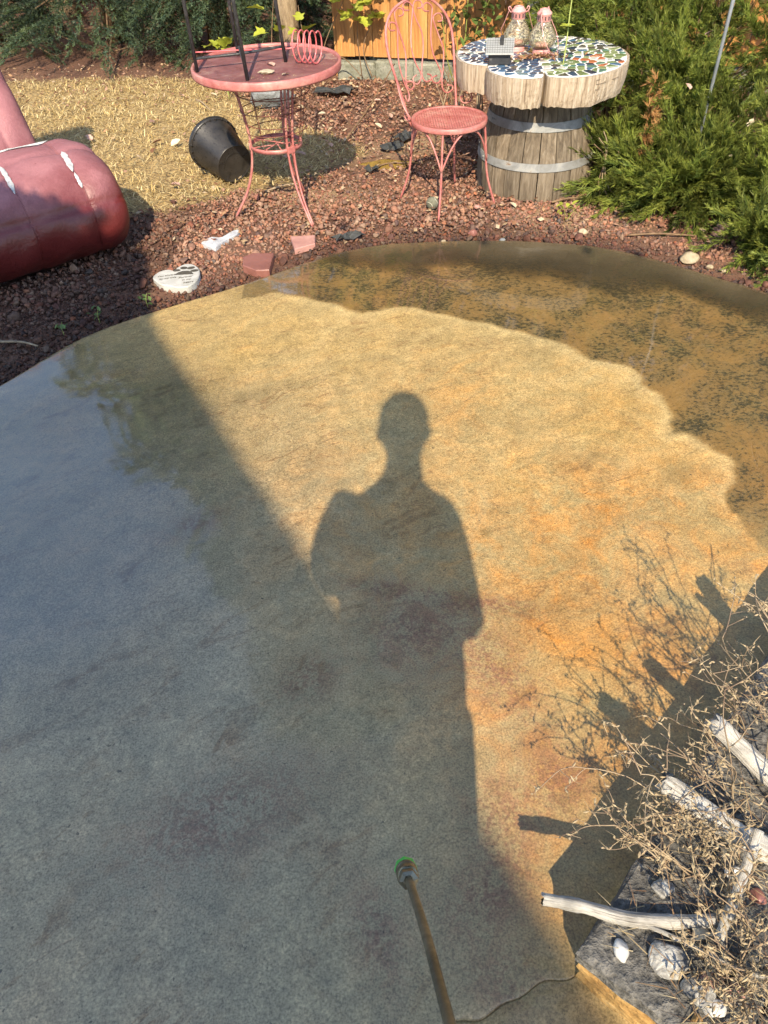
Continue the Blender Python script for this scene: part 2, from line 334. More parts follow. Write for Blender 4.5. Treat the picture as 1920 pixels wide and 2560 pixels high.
MT['flagpink'] = plain('pink_sandstone', [(.3, (.40, .20, .165)), (.7, (.50, .275, .225))], 7, .6, .3, .003, fine=.1)
MT['whitestone'] = plain('white_cast_stone', [(.3, (.36, .355, .31)), (.6, (.50, .49, .45)), (.8, (.56, .52, .40))], 16, .8, .5, .003)
MT['inkprint'] = plain('dark_print', [(.3, (.05, .045, .035)), (.7, (.09, .08, .06))], 80, .8, 0)
MT['plaster'] = plain('white_plaster', [(.3, (.38, .395, .42)), (.7, (.60, .61, .62))], 22, .8, .6, .005)
MT['greystone'] = plain('grey_boulder', [(.3, (.13, .14, .14)), (.55, (.22, .23, .23)), (.75, (.30, .31, .30))], 9, .85, .7, .01, fine=.3)
MT['tanstone'] = plain('tan_stone', [(.3, (.33, .26, .155)), (.7, (.52, .43, .29))], 12, .6, .5, .005, objvar=.2, fine=.2)
MT['whitepebble'] = plain('white_pebble', [(.3, (.45, .44, .42)), (.7, (.62, .61, .58))], 14, .5, .3, .003)
MT['lichen'] = plain('lichen_spotted_stone', [(.36, (.10, .10, .10)), (.48, (.25, .24, .22)), (.58, (.46, .45, .41)), (.8, (.60, .58, .52))], 26, .85, .7, .006, dist=1.0)
MT['ochrestone'] = plain('ochre_wall_stone', [(.3, (.22, .115, .035)), (.55, (.42, .255, .09)), (.75, (.50, .36, .17))], 7, .6, .9, .012, objvar=.2, fine=.25, dist=1.0)
MT['capstone'] = plain('dark_gritty_capstone', [(.3, (.055, .053, .048)), (.5, (.105, .10, .09)), (.72, (.20, .185, .16))], 13, .9, 1.0, .012, detail=8, fine=.6, dist=1.2)
MT['ash'] = plain('sandy_ash', [(.3, (.10, .092, .08)), (.6, (.19, .175, .15)), (.8, (.30, .27, .22))], 10, .95, 1.0, .012, fine=.5)
MT['fabric'] = plain('torn_black_weed_cloth', [(.3, (.02, .022, .022)), (.7, (.055, .058, .058))], 40, .7, .6, .003)
MT['moss'] = plain('ochre_moss', [(.3, (.20, .115, .015)), (.7, (.36, .23, .04))], 40, .95, 1.0, .008, fine=.3)
MT['pinkmetal'] = plain('pale_pink_painted_tin', [(.3, (.58, .25, .23)), (.7, (.70, .36, .33))], 30, .4, .15, .001)
MT['greyroof'] = plain('grey_solar_roof', [(.3, (.24, .245, .24)), (.7, (.31, .315, .30))], 10, .35, .1, .001)
MT['darkplastic'] = plain('dark_charcoal_plastic', [(.3, (.025, .027, .03)), (.62, (.04, .042, .046)), (.8, (.16, .16, .16))], 60, .4, .1, .001)
MT['pole'] = plain('grey_painted_steel', [(.3, (.26, .29, .32)), (.7, (.36, .39, .42))], 12, .4, .1, .001, metal=.3)
MT['ball'] = plain('worn_grey_felt', [(.3, (.10, .10, .07)), (.7, (.20, .195, .14))], 40, .95, .8, .003)
MT['ballseam'] = plain('pale_ball_seam', [(.3, (.45, .43, .33)), (.7, (.55, .53, .42))], 40, .8, 0)
MT['cone'] = plain('pink_brown_cone_scale', [(.3, (.26, .13, .10)), (.7, (.48, .30, .24))], 40, .8, .3, .002, objvar=.2)
MT['brass'] = plain('tarnished_brass_lance', [(.3, (.11, .092, .055)), (.55, (.18, .145, .085)), (.75, (.26, .20, .11))], 9, .42, .15, .001, (3, 3, 1), metal=.5)
MT['steel'] = plain('bright_steel_coupler', [(.3, (.17, .145, .09)), (.7, (.30, .26, .18))], 30, .36, .1, .001, metal=.8)
MT['green'] = plain('green_nozzle_plastic', [(.3, (.05, .46, .06)), (.7, (.10, .62, .10))], 30, .4, .1, .001)
MT['wall'] = plain('house_siding', [(.3, (.42, .40, .35)), (.7, (.5, .47, .41))], 3, .8, .2, .004)
MT['shingle'] = plain('roof_shingle', [(.3, (.06, .055, .05)), (.7, (.11, .10, .095))], 12, .9, .6, .01)
MT['cloth'] = plain('dark_shirt_cloth', [(.3, (.045, .05, .065)), (.7, (.08, .085, .10))], 9, .85, .3, .004)
MT['hair'] = plain('dark_hair', [(.3, (.025, .018, .012)), (.7, (.06, .045, .03))], 40, .6, .5, .004)
MT['vine'] = leafmat('hop_vine_leaf', (.30, .36, .035), (.46, .48, .07)); MT['roseleaf'] = leafmat('rose_leaf', (.055, .12, .03), (.15, .20, .05), .45, .25, .4); MT['drypink'] = leafmat('pinkish_dry_leaf', (.50, .29, .22), (.62, .42, .33), .7, .2); MT['drybrown'] = leafmat('brown_dry_leaf', (.20, .08, .04), (.36, .18, .09), .7, .15); MT['drypale'] = leafmat('pale_dry_leaf', (.60, .50, .33), (.72, .63, .46), .7, .2); MT['treeleaf'] = leafmat('tree_leaf', (.05, .09, .02), (.10, .15, .035), .5, .3)
def glass_mat():
    M = NT('crackled_glass'); m = M.n('ShaderNodeMixShader'); tr = M.n('ShaderNodeBsdfTransparent'); tr.inputs[0].default_value = (.86, .85, .78, 1); gl = M.n('ShaderNodeBsdfGlossy'); gl.inputs['Roughness'].default_value = .06
    bp = M.bump(M.noise(M.tc(), 90, 4, .7, 1.5), .35, .004); M.l(bp, gl.inputs['Normal']); fr = M.n('ShaderNodeFresnel'); fr.inputs[0].default_value = 1.5; M.l(M.math('MULTIPLY', fr.outputs[0], 1.6, clamp=True), m.inputs[0]); M.l(tr.outputs[0], m.inputs[1]); M.l(gl.outputs[0], m.inputs[2])
    df = M.n('ShaderNodeBsdfDiffuse'); df.inputs[0].default_value = (.62, .54, .36, 1); m2 = M.n('ShaderNodeMixShader'); M.l(M.ramp(M.noise(M.tc(), 105, 4, .7, 1.2), [(.48, .07), (.58, .6)]), m2.inputs[0]); M.l(m.outputs[0], m2.inputs[1]); M.l(df.outputs[0], m2.inputs[2]); M.l(m2.outputs[0], M.out.inputs[0]); return M.m
MT['glass'] = glass_mat()
TILE = [plain('mosaic_glaze_%d' % i, [(.3, tuple(x * .8 for x in c)), (.7, c)], 30, .16, .1, .001) for i, c in enumerate([(.035, .07, .13), (.07, .14, .23), (.025, .038, .07), (.14, .21, .23), (.16, .21, .09), (.25, .29, .14), (.085, .075, .06), (.42, .13, .055), (.55, .54, .48), (.10, .20, .15)])]

# ================================================================== THE SETTING
def topline(x):
    xs = [-2.6, -1.9, -1.48, -1.32, -1.19, -.99, -.62, -.26, .06, .44, .73, 1.10, 1.34, 1.55, 1.71, 2.2, 2.8]
    ys = [1.2, 2.05, 2.51, 2.78, 2.91, 3.04, 3.25, 3.50, 3.60, 3.60, 3.57, 3.47, 3.30, 3.10, 2.96, 2.4, 1.4]
    return np.interp(x, xs, ys)
XS = np.linspace(-2.6, 2.8, 400); TL = topline(XS); TL = np.convolve(np.pad(TL, 8, mode='edge'), np.ones(17) / 17, 'valid')
def joint(x): return .41 + (x - .32) * .318 + .006 * np.sin(x * 31) + .004 * np.sin(x * 73 + 1)
def seg_dist(P, L):
    L = np.asarray(L, float); d = np.full(len(P), 1e9)
    for a, b in zip(L[:-1], L[1:]):
        ab = b - a; t = np.clip(((P - a) @ ab) / (ab @ ab), 0, 1); d = np.minimum(d, np.linalg.norm(P - (a + t[:, None] * ab), axis=1))
    return d
def inside(P, L):
    P = np.asarray(P, float); A = np.asarray(L, float); B = np.roll(A, 1, 0); out = []
    for k in range(0, len(P), 4000):
        q = P[k:k + 4000]; y = q[:, 1:2]; c = ((A[:, 1] > y) != (B[:, 1] > y)) & (q[:, :1] < (B[:, 0] - A[:, 0]) * (y - A[:, 1]) / (B[:, 1] - A[:, 1] + 1e-12) + A[:, 0]); out.append(c.sum(1) % 2 == 1)
    return np.concatenate(out) if out else np.zeros(0, bool)
CLEAN = [(-.62, 3.10), (-.44, 3.16), (-.30, 3.10), (-.17, 3.03), (-.06, 2.93), (.04, 2.98), (.12, 2.995), (.19, 2.97), (.34, 2.89), (.52, 2.80), (.69, 2.69), (.79, 2.60), (.83, 2.51), (.90, 2.50), (.96, 2.465), (.99, 2.40), (1.0, 2.33), (1.02, 2.27), (1.045, 2.20), (1.04, 2.13), (1.02, 2.08), (1.0, 2.04), (1.05, 2.02), (1.11, 1.97), (1.15, 1.89), (1.145, 1.81), (1.11, 1.76), (1.07, 1.71)]
CLEANP = CLEAN + [(1.10, 1.5), (1.3, 1.2), (1.4, -2), (-3, -2), (-3, 3.4), (-.9, 3.4)]
def blob(P, L): return np.clip(sum(np.exp(-(((P[:, 0] - x) * math.cos(a) + (P[:, 1] - y) * math.sin(a)) / rx) ** 2 - ((-(P[:, 0] - x) * math.sin(a) + (P[:, 1] - y) * math.cos(a)) / ry) ** 2) for x, y, rx, ry, a in L), 0, 1)
def slab(name, lo, hi, ny):
    """a slab between two lines y=lo(x), y=hi(x), edges rolled down"""
    nx = len(XS); t = np.linspace(0, 1, ny); X = np.repeat(XS[None], ny, 0); Yv = lo[None] + t[:, None] * (hi - lo)[None]; Z = np.zeros_like(X)
    wob = .0035 * np.sin(X * 5 + 1.3 * np.sin(Yv * 4)) * np.sin(Yv * 6 + X * 2)
    Z += wob - .0035
    def edge(y, k, R): # rolled edge rows
        n = 4; o = []
        for i in range(1, n + 1):
            a = i / n * math.pi / 2; o.append((y + k * R * math.sin(a), -.0035 - R * (1 - math.cos(a)) - (.05 if i == n else 0)))
        return o
    top = edge(hi, 1, .03 if ny > 100 else .005); bot = edge(lo, -1, .005)[::-1]
    Yv = np.concatenate([np.array([b[0] for b in bot]), Yv, np.array([b[0] for b in top])]); Z = np.concatenate([np.array([np.full(nx, b[1]) for b in bot]), Z, np.array([np.full(nx, b[1]) for b in top])])
    ny2 = len(Yv); X = np.repeat(XS[None], ny2, 0); V = np.stack([X, Yv, Z], -1).reshape(-1, 3)
    i = np.arange(nx - 1)[None] + np.arange(ny2 - 1)[:, None] * nx; i = i.ravel(); Q = np.stack([i, i + 1, i + 1 + nx, i + nx], 1)
    o = trimesh(name, V, Q, MT['concrete'], smooth=True); P = V[:, :2]; me = o.data
    d = seg_dist(P, CLEAN); ins = inside(P, CLEANP); edge_n = .012 * np.sin(P[:, 0] * 31 + P[:, 1] * 17) * np.sin(P[:, 1] * 41)
    sd_ = np.where(ins, -d, d) + edge_n; low = np.clip((P[:, 1] - 1.35) / .35, 0, 1); left = np.clip((P[:, 0] + .75) / .5, 0, 1)
    dirt = np.clip(sd_ / .035 + .35, 0, 1) * low * left
    rim = np.exp(-(np.clip(-sd_, 0, 9) / .045) ** 2) * (sd_ < .01) * low * left
    # faint older passes of the washer inside the clean part
    for cx, cy, r in ((.75, 2.05, .34), (.5, 2.45, .42), (.95, 1.75, .2), (.1, 2.62, .36), (.62, 1.75, .3)):
        q = np.hypot(P[:, 0] - cx, P[:, 1] - cy) - r; rim = np.maximum(rim, .35 * np.exp(-(q / .03) ** 2) * (P[:, 1] > cy - .1 * r) * (sd_ < 0))
    dirt = np.maximum(dirt, blob(P, [(.98, 1.84, .09, .06, .4), (.3, 1.6, .02, .02, 0)]) * .45)
    rust = blob(P, [(1.2, 1.6, .4, .35, .3), (.5, 1.25, .4, .45, .5), (.3, .62, .07, .16, 0), (.38, .95, .2, .3, .4), (1.6, 2.45, .22, .5, .2), (.9, 1.5, .5, .25, 0)]) + .45 * blob(P, [(.1, 2.0, .5, .25, .3), (-.1, 1.6, .3, .3, .3), (.6, 1.8, .5, .2, .2), (.2, 2.35, .3, .2, .4), (.8, 2.2, .2, .2, 0)])
    red = blob(P, [(.06, 1.25, .16, .14, .5), (.0, 1.4, .16, .03, -.25), (.28, 1.1, .1, .18, .4), (.17, .55, .12, .08, .5), (-.05, .5, .05, .12, .3), (-.22, 1.1, .09, .07, .6), (.22, .72, .08, .12, .3), (-.4, .75, .25, .12, .4), (.2, .4, .08, .05, 0), (.38, .8, .1, .1, 0), (-.6, 1.7, .12, .05, .5), (.3, 1.32, .14, .03, -.2)]) * .8
    wet = np.clip(.5 + .5 * np.clip((-.1 - P[:, 0]) / .75, 0, 1) + .35 * dirt, 0, 1); wet = np.where((P[:, 0] > 0) & (dirt < .2), np.maximum(.35, wet - .25), wet)
    wet = np.where(P[:, 0] < 0, .42 + (wet - .42) * np.clip((P[:, 1] - .75) / .7 + .25 * np.clip(-P[:, 0] - .5, 0, 1), .12, 1), wet)
    wet = wet * (1 - .75 * np.clip((P[:, 1] - 2.45) / .4, 0, 1) * (dirt < .3) * np.clip((P[:, 0] + 1.35) / .4, 0, 1))
    for n_, a_ in (('dirt', dirt), ('rim', rim), ('rust', rust), ('red', red), ('wet', wet), ('pale', .62 * np.clip((.45 - P[:, 0]) / .9, 0, 1) * np.clip((2.7 - P[:, 1]) / 1.3, 0, 1))):
        at = me.attributes.new(n_, 'FLOAT', 'POINT'); at.data.foreach_set('value', a_.astype(np.float32))
    return tag(o, kind='structure')
slab('patio', joint(XS) + .0045, TL, 330)
slab('patio', np.full(len(XS), -2.6), joint(XS) - .0045, 60)

def ground():
    n = 260; gx = np.concatenate([np.linspace(-40, -4.6, 14), np.linspace(-4.5, 4.5, n), np.linspace(4.6, 40, 14)]); gy = np.concatenate([np.linspace(-40, -.6, 10), np.linspace(-.5, 9.5, n), np.linspace(9.6, 60, 14)])
    X, Y_ = np.meshgrid(gx, gy); Z = -.036 + .008 * np.sin(X * 3.1 + Y_) * np.sin(Y_ * 2.3) + .004 * np.sin(X * 9 + 2 * np.sin(Y_ * 7))
    Z = np.where(Y_ < np.interp(X, XS, TL, left=-9, right=-9) + .05, -.06, Z)
    V = np.stack([X, Y_, Z], -1).reshape(-1, 3); nx = len(gx); i = (np.arange(nx - 1)[None] + np.arange(len(gy) - 1)[:, None] * nx).ravel()
    o = trimesh('ground', V, np.stack([i, i + 1, i + 1 + nx, i + nx], 1), MT['soil'], smooth=True)
    for nme, a in (('lawn', lawn_mask(V[:, :2])), ('sand', blob(V[:, :2], [(1.1, 3.95, .3, .2, .2), (.25, 5.1, .25, .18, .3), (-.35, 4.35, .3, .12, 0)]) * .8)):
        at = o.data.attributes.new(nme, 'FLOAT', 'POINT'); at.data.foreach_set('value', a.astype(np.float32))
    return tag(o, kind='structure')
LAWN = [(-9, 3.6), (-2.2, 3.9), (-1.45, 4.18), (-1.18, 4.22), (-.95, 4.32), (-.75, 4.48), (-.5, 4.5), (-.35, 4.62), (-.15, 4.78), (.0, 4.98), (-.16, 5.28), (-.5, 5.55), (-.66, 5.75), (-.85, 6.15), (-1.15, 6.75), (-1.8, 6.95), (-9, 7.3)]
def lawn_mask(P):
    d = seg_dist(P, LAWN); return np.clip(np.where(inside(P, LAWN), d, -d) / .14 + .5 + .22 * np.sin(P[:, 0] * 23 + 3 * np.sin(P[:, 1] * 11)), 0, 1)
ground()

def pool():
    """water standing along the far rim of the slab"""
    nx, ny = 260, 26; x = np.linspace(-.32, 1.9, nx); hi = np.interp(x, XS, TL) + .012
    w = np.interp(x, [-.32, -.1, .2, .45, .7, 1.0, 1.3, 1.6, 1.9], [.02, .22, .34, .30, .40, .50, .38, .34, .2]) + .03 * np.sin(x * 13) + .015 * np.sin(x * 37)
    t = np.linspace(0, 1, ny); Y_ = hi[None] - w[None] * (1 - t[:, None]); X = np.repeat(x[None], ny, 0); V = np.stack([X, Y_, np.full_like(X, .0032)], -1).reshape(-1, 3)
    i = (np.arange(nx - 1)[None] + np.arange(ny - 1)[:, None] * nx).ravel(); o = trimesh('water', V, np.stack([i, i + 1, i + 1 + nx, i + nx], 1), MT['puddle'], smooth=True)
    d = np.clip(t[:, None] * 1.15 * np.ones(nx)[None], 0, 1) * np.clip((x - -.32) / .35, 0, 1)[None] * np.clip((1.9 - x) / .3, 0, 1)[None]; at = o.data.attributes.new('depth', 'FLOAT', 'POINT'); at.data.foreach_set('value', d.ravel().astype(np.float32))
    tag(o, kind='structure')
pool()

# ------------------------------------------------------------------ red lava gravel (uncountable)
def gravel():
    base = []
    for k in range(14):
        r = np.random.default_rng(100 + k); V, T = ico(2 if k < 10 else 1); V = V.copy()
        for _ in range(8):
            d = nrm(r.normal(size=3)); e = V @ d - r.uniform(.30, .78); V -= np.where(e > 0, e, 0)[:, None] * d * .9
        V += nrm(V) * r.normal(size=(len(V), 1)) * .06; base.append((V, T))
    pts = []
    def scatter(n, f, lo, hi, size):
        P = np.column_stack([rng.uniform(lo[0], hi[0], n), rng.uniform(lo[1], hi[1], n)]); P = P[f(P)]; s = size * np.exp(rng.normal(0, .38, len(P))); pts.append(np.column_stack([P, s]))
    notlawn = lambda P: (lawn_mask(P) < rng.uniform(.15, .6, len(P))) & (P[:, 1] > np.interp(P[:, 0], XS, TL, left=-9, right=-9) + .02) & ~inside(P, [(-1.25, 3.85), (-1.75, 3.42), (-3, 4.4), (-2, 6)]) & ~inside(P, [(-1.02, 3.34), (-1.03, 3.38), (-.98, 3.43), (-.90, 3.475), (-.845, 3.43), (-.84, 3.30), (-.88, 3.27), (-.95, 3.29)]) & ~inside(P, [(-.625, 3.435), (-.555, 3.375), (-.49, 3.375), (-.48, 3.55), (-.585, 3.56), (-.63, 3.525)]) & ~inside(P, [(-.385, 3.60), (-.285, 3.655), (-.288, 3.75), (-.415, 3.75)]) & ~inside(P, [(-.86, 3.745), (-.80, 3.69), (-.71, 3.82), (-.70, 3.86), (-.79, 3.78)])
    scatter(42000, notlawn, (-2.0, 2.4), (2.2, 4.75), .0078)
    scatter(12000, notlawn, (-1.2, 4.75), (2.6, 6.6), .0082)
    scatter(1800, notlawn, (-1.9, 2.6), (1.2, 4.3), .0135)
    scatter(600, lambda P: (lawn_mask(P) > .2) & (lawn_mask(P) < .9), (-1.6, 4.0), (.2, 5.4), .011)
    pts_ = np.concatenate(pts); pal = np.array([(.23, .088, .055), (.18, .073, .052), (.14, .066, .052), (.28, .125, .075), (.10, .06, .052), (.23, .145, .105), (.075, .062, .057), (.33, .105, .045), (.29, .195, .135)])
    VV, TT, CC, off = [], [], [], 0
    for i, (x, y, s) in enumerate(pts_):
        k = rng.integers(10, 14) if (y > 4.6 or s < .0105) else rng.integers(0, 10); V, T = base[k]; a, b = rng.uniform(0, 6.28, 2); Rm = rotm((0, 0, 1), a) @ rotm((1, 0, 0), b)
        V = (V * (s * np.array([1, rng.uniform(.7, 1), rng.uniform(.6, .9)]))) @ Rm.T + (x, y, -.032 + s * rng.uniform(.25, .75)); c = pal[rng.choice(9, p=[.17, .2, .17, .1, .12, .09, .07, .03, .05])] * rng.uniform(.7, 1.35)
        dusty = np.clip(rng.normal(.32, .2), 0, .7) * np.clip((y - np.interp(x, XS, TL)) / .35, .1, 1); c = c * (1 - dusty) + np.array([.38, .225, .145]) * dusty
        edge_d = y - np.interp(x, XS, TL); c = c * (.36 + .64 * np.clip((edge_d - .06) / .30 + .9 * max(0, x + 1.1) * 0, 0, 1)) if x > -1.0 else c * np.interp(edge_d, [0, .5, 1.0], [.33, .40, .62]); VV.append(V); TT.append(T + off); CC.append(np.repeat(c[None], len(V), 0)); off += len(V)  # wet stones along the rim; at the left, tree shade deepened in their colour
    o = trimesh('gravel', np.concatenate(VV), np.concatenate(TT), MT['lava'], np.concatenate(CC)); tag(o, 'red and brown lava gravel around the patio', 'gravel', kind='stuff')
gravel()

# ------------------------------------------------------------------ dry lawn and litter
def blades(n, f, lo, hi, L, w, pal, lift, z0=-.034):
    P = np.column_stack([rng.uniform(lo[0], hi[0], n), rng.uniform(lo[1], hi[1], n)]); P = P[f(P)]; n = len(P); a = rng.uniform(0, 6.28, n); l = L * rng.uniform(.5, 1.3, n); up = np.abs(rng.normal(0, lift, n)); d = np.column_stack([np.cos(a) * np.cos(up), np.sin(a) * np.cos(up), np.sin(up)]); s = np.column_stack([-np.sin(a), np.cos(a), np.zeros(n)]) * (w * rng.uniform(.6, 1.3, n))[:, None]
    b = np.column_stack([P, z0 + rng.uniform(0, .018, n)]); m = b + d * l[:, None] * .55 + np.column_stack([np.zeros((n, 2)), l * .05]); t = b + d * l[:, None] + np.column_stack([rng.normal(0, .006, (n, 2)), -l * .04])
    V = np.stack([b - s, b + s, m + s * .8, m - s * .8, t], 1).reshape(-1, 3); k = np.arange(n)[:, None] * 5; T = np.concatenate([k + [0, 1, 2], k + [0, 2, 3], k + [3, 2, 4]]); pal = np.array(pal); c = pal[rng.integers(0, len(pal), n)] * rng.uniform(.65, 1.3, (n, 1)); return V, T, np.repeat(c, 5, 0)
patchy = lambda P: .5 + .5 * np.sin(P[:, 0] * 7.3 + 2.1 * np.sin(P[:, 1] * 3.7)) * np.sin(P[:, 1] * 6.1 + 1.7 * np.sin(P[:, 0] * 4.9))
V, T, C = blades(52000, lambda P: (lawn_mask(P) > rng.uniform(.25, .8, len(P))) & (rng.random(len(P)) < .35 + .75 * patchy(P)), (-3.6, 3.9), (.1, 7.2), .05, .0022, [(.62, .47, .20), (.70, .56, .28), (.50, .36, .14), (.76, .63, .34), (.38, .27, .12)], .35)
tag(trimesh('dead_grass', V, T, MT['straw'], C), 'straw coloured dried out lawn', 'grass', kind='stuff')
def litter():
    n = 3600; P = np.concatenate([np.column_stack([rng.uniform(-3.6, .6, 1500), rng.uniform(6.1, 7.3, 1500)]), np.column_stack([rng.uniform(-.6, 1.4, 1200), rng.uniform(4.5, 6.6, 1200)]), np.column_stack([rng.uniform(-1.1, 1.5, 500), rng.uniform(3.75, 4.7, 500)]), np.column_stack([rng.uniform(1.3, 3.2, 700), rng.uniform(3.6, 6, 700)]), np.column_stack([rng.uniform(-2.5, 1.4, 500), rng.uniform(3.6, 6, 500)])]); P = P[(P[:, 1] > np.interp(P[:, 0], XS, TL) + .05)]; n = len(P)
    a = rng.uniform(0, 6.28, n); l = rng.uniform(.005, .021, n); w = l * rng.uniform(.3, .7, n); d = np.column_stack([np.cos(a), np.sin(a), rng.normal(0, .35, n)]); s = np.column_stack([-np.sin(a), np.cos(a), rng.normal(0, .35, n)]); b = np.column_stack([P, rng.uniform(-.018, .006, n)])
    V = np.stack([b - d * l[:, None], b + s * w[:, None], b + d * l[:, None], b - s * w[:, None], b + np.column_stack([np.zeros((n, 2)), l * .3])], 1).reshape(-1, 3); k = np.arange(n)[:, None] * 5; T = np.concatenate([k + [0, 1, 4], k + [1, 2, 4], k + [2, 3, 4], k + [3, 0, 4]])
    pal = np.array([(.36, .21, .11), (.26, .13, .07), (.46, .32, .18), (.20, .09, .055), (.42, .25, .17), (.52, .40, .26)]); C = np.repeat(pal[rng.integers(0, 6, n)] * rng.uniform(.7, 1.2, (n, 1)), 5, 0)
    tag(trimesh('leaf_litter', V, T, MT['litter'], C), 'small crumbled leaves and debris on the ground', 'litter', kind='stuff')
litter()

# ================================================================== FENCE, HOUSE, TREES
def fence(name, label, A, B, h, lit):
    A, B = np.array(A), np.array(B); d = nrm(B - A); L = np.linalg.norm(B - A); rz = math.atan2(d[1], d[0]); t = thing(name, label, 'fence', (A[0], A[1], 0)); nn = np.array([d[1], -d[0]]); w = .142; n = int(L / w)
    for i in range(n):
        c = A + d * (w * (i + .5)); r = rnd.random(); m = MB().box((c[0], c[1], .11 + h / 2 + .01 * r), (w - .005, .02, h), rz + rnd.uniform(-.01, .01), .002); m.build('board', MT['plank'], t, loc=(c[0], c[1], .1))
    for z in (.42, h - .25):
        c = (A + B) / 2 - nn * .035; MB().box((c[0], c[1], z), (L, .045, .09), rz, .004).build('rail', MT['plank'], t)
    for q in np.linspace(0, L, max(2, int(L / 2.2) + 1)):
        c = A + d * q - nn * .105; MB().box((c[0], c[1], h / 2), (.09, .09, h + .2), rz, .004).build('post', MT['plank'], t)
    c = (A + B) / 2 - nn * .0; mb = MB(); k = int(L / .3)
    for i in range(k):
        c = A + d * (L * (i + .5) / k) + nn * rnd.uniform(.0, .02); mb.box((c[0], c[1], .02 + rnd.uniform(-.012, .012)), (L / k + .004, .09, .14), rz + rnd.uniform(-.02, .02), .012)
    mb.build('footing', MT['foundation'], t)
    return t
fence('board_fence', 'orange brown board fence behind the pink metal chair and rose bush', (-.20, 6.72), (4.2, 5.55), 1.75, 1)
fence('board_fence', 'shaded board fence running back behind the dark evergreens', (.12, 10.4), (.10, 6.72), 1.75, 0)
fence('board_fence', 'far board fence hidden behind the dark evergreens', (-6.5, 10.6), (.05, 10.45), 1.75, 0)

def house():
    e1 = np.array([.459, -.8885]); e2 = np.array([-.8885, -.459]); A = np.array([-1.24, -3.17]); t = thing('house', 'house whose straight roof edge shades the near part of the patio', 'house', (A[0] + e1[0] * 4 + e2[0] * 4, A[1] + e1[1] * 4 + e2[1] * 4, 0)); L, Wd, z = 9.0, 7.5, 5.0
    def Q(u, v, zz): p = A + e1 * u + e2 * v; return (p[0], p[1], zz)
    m = MB(); i = .45; P = [Q(i, i, 0), Q(L - i, i, 0), Q(L - i, Wd - i, 0), Q(i, Wd - i, 0)]; V = P + [(x, y, z - .05) for x, y, _ in P]; m.add(V, [(0, 1, 5, 4), (1, 2, 6, 5), (2, 3, 7, 6), (3, 0, 4, 7)]).build('wall', MT['wall'], t)
    P = [Q(0, 0, z - .06), Q(L, 0, z - .06), Q(L, Wd, z - .06), Q(0, Wd, z - .06), Q(0, 0, z), Q(L, 0, z), Q(L, Wd, z), Q(0, Wd, z), Q(Wd / 2, Wd / 2, z + 1.4), Q(L - Wd / 2, Wd / 2, z + 1.4)]
    MB().add(P, [(3, 2, 1, 0), (0, 1, 5, 4), (1, 2, 6, 5), (2, 3, 7, 6), (3, 0, 4, 7), (4, 5, 9, 8), (5, 6, 9), (6, 7, 8, 9), (7, 4, 8)]).build('roof', MT['shingle'], t)
    for u in (2.0, 5.2):
        w = MB(); p = [Q(u, i - .03, 1.0), Q(u + 1.3, i - .03, 1.0), Q(u + 1.3, i - .03, 2.2), Q(u, i - .03, 2.2)]; w.add(p, [(0, 1, 2, 3)]).build('window', MT['darkplastic'], t)
house()

def leaf_mesh(name, kind):
    """one leaf, stalk end at the origin, pointing along +y, about 1 long"""
    if kind == 'oval': P = [(0, 0), (.18, .18), (.27, .42), (.2, .72), (0, 1), (-.2, .72), (-.27, .42), (-.18, .18)]
    elif kind == 'lobed': P = [(0, .12), (.18, 0), (.42, .08), (.36, .28), (.6, .5), (.36, .55), (.24, .62), (.22, .82), (0, 1.05), (-.22, .82), (-.24, .62), (-.36, .55), (-.6, .5), (-.36, .28), (-.42, .08), (-.18, 0)]
    else: P = [(0, 0), (.22, .1), (.34, .34), (.22, .45), (.36, .62), (.16, .8), (0, 1), (-.18, .82), (-.3, .66), (-.18, .48), (-.36, .3), (-.2, .08)]
    P = np.array(P); n = len(P); V = [(0, .5, .0)] + [(x, y, .35 * abs(x) - .22 * (y - .4) ** 2 + (.05 if kind == 'dry' and i % 2 else 0)) for i, (x, y) in enumerate(P)]
    F = [(0, 1 + i, 1 + (i + 1) % n) for i in range(n)]; me = bpy.data.meshes.new(name); me.from_pydata(V, [], F); me.polygons.foreach_set('use_smooth', [True] * n); me.update(); return me
LEAF = {k: leaf_mesh('leaf_' + k, k) for k in ('oval', 'lobed', 'dry')}
def leaf_obj(name, kind, mat, p, size, yaw, pitch, roll, parent=None, key={}):
    k = (kind, mat.name)
    if k not in key: me = LEAF[kind].copy(); me.materials.append(mat); key[k] = me
    o = bpy.data.objects.new(name, key[k]); col.objects.link(o); o.rotation_euler = (Matrix.Rotation(yaw, 4, 'Z') @ Matrix.Rotation(pitch, 4, 'X') @ Matrix.Rotation(roll, 4, 'Y')).to_euler(); o.scale = (size,) * 3; o.location = p
    if parent is not None: o.parent = parent; o.location = Vector(p) - wloc(parent)
    return o

def crown(name, mat, centers, n, size, parent, flat=.5):
    C = np.array(centers, float); w = (C[:, 3] ** 2); w /= w.sum(); k = rng.choice(len(C), n, p=w); u = nrm(rng.normal(size=(n, 3))) * (rng.uniform(.1, 1, n) ** .45)[:, None]; P = C[k, :3] + u * C[k, 3:4] * np.array([1, 1, .85]); d = nrm(rng.normal(size=(n, 3)) + [0, 0, -.2]); s = nrm(np.cross(d, rng.normal(size=(n, 3)))); l = size * rng.uniform(.6, 1.3, n)[:, None]
    V = np.stack([P - d * l * .5, P + s * l * .32, P + d * l * .6, P - s * l * .32], 1).reshape(-1, 3); k = np.arange(n)[:, None] * 4; T = np.concatenate([k + [0, 1, 2], k + [0, 2, 3]])
    C = np.repeat(np.array([(.07, .12, .03)]) * rng.uniform(.5, 1.5, (n, 1)), 4, 0); return trimesh(name, V, T, mat, C, parent)
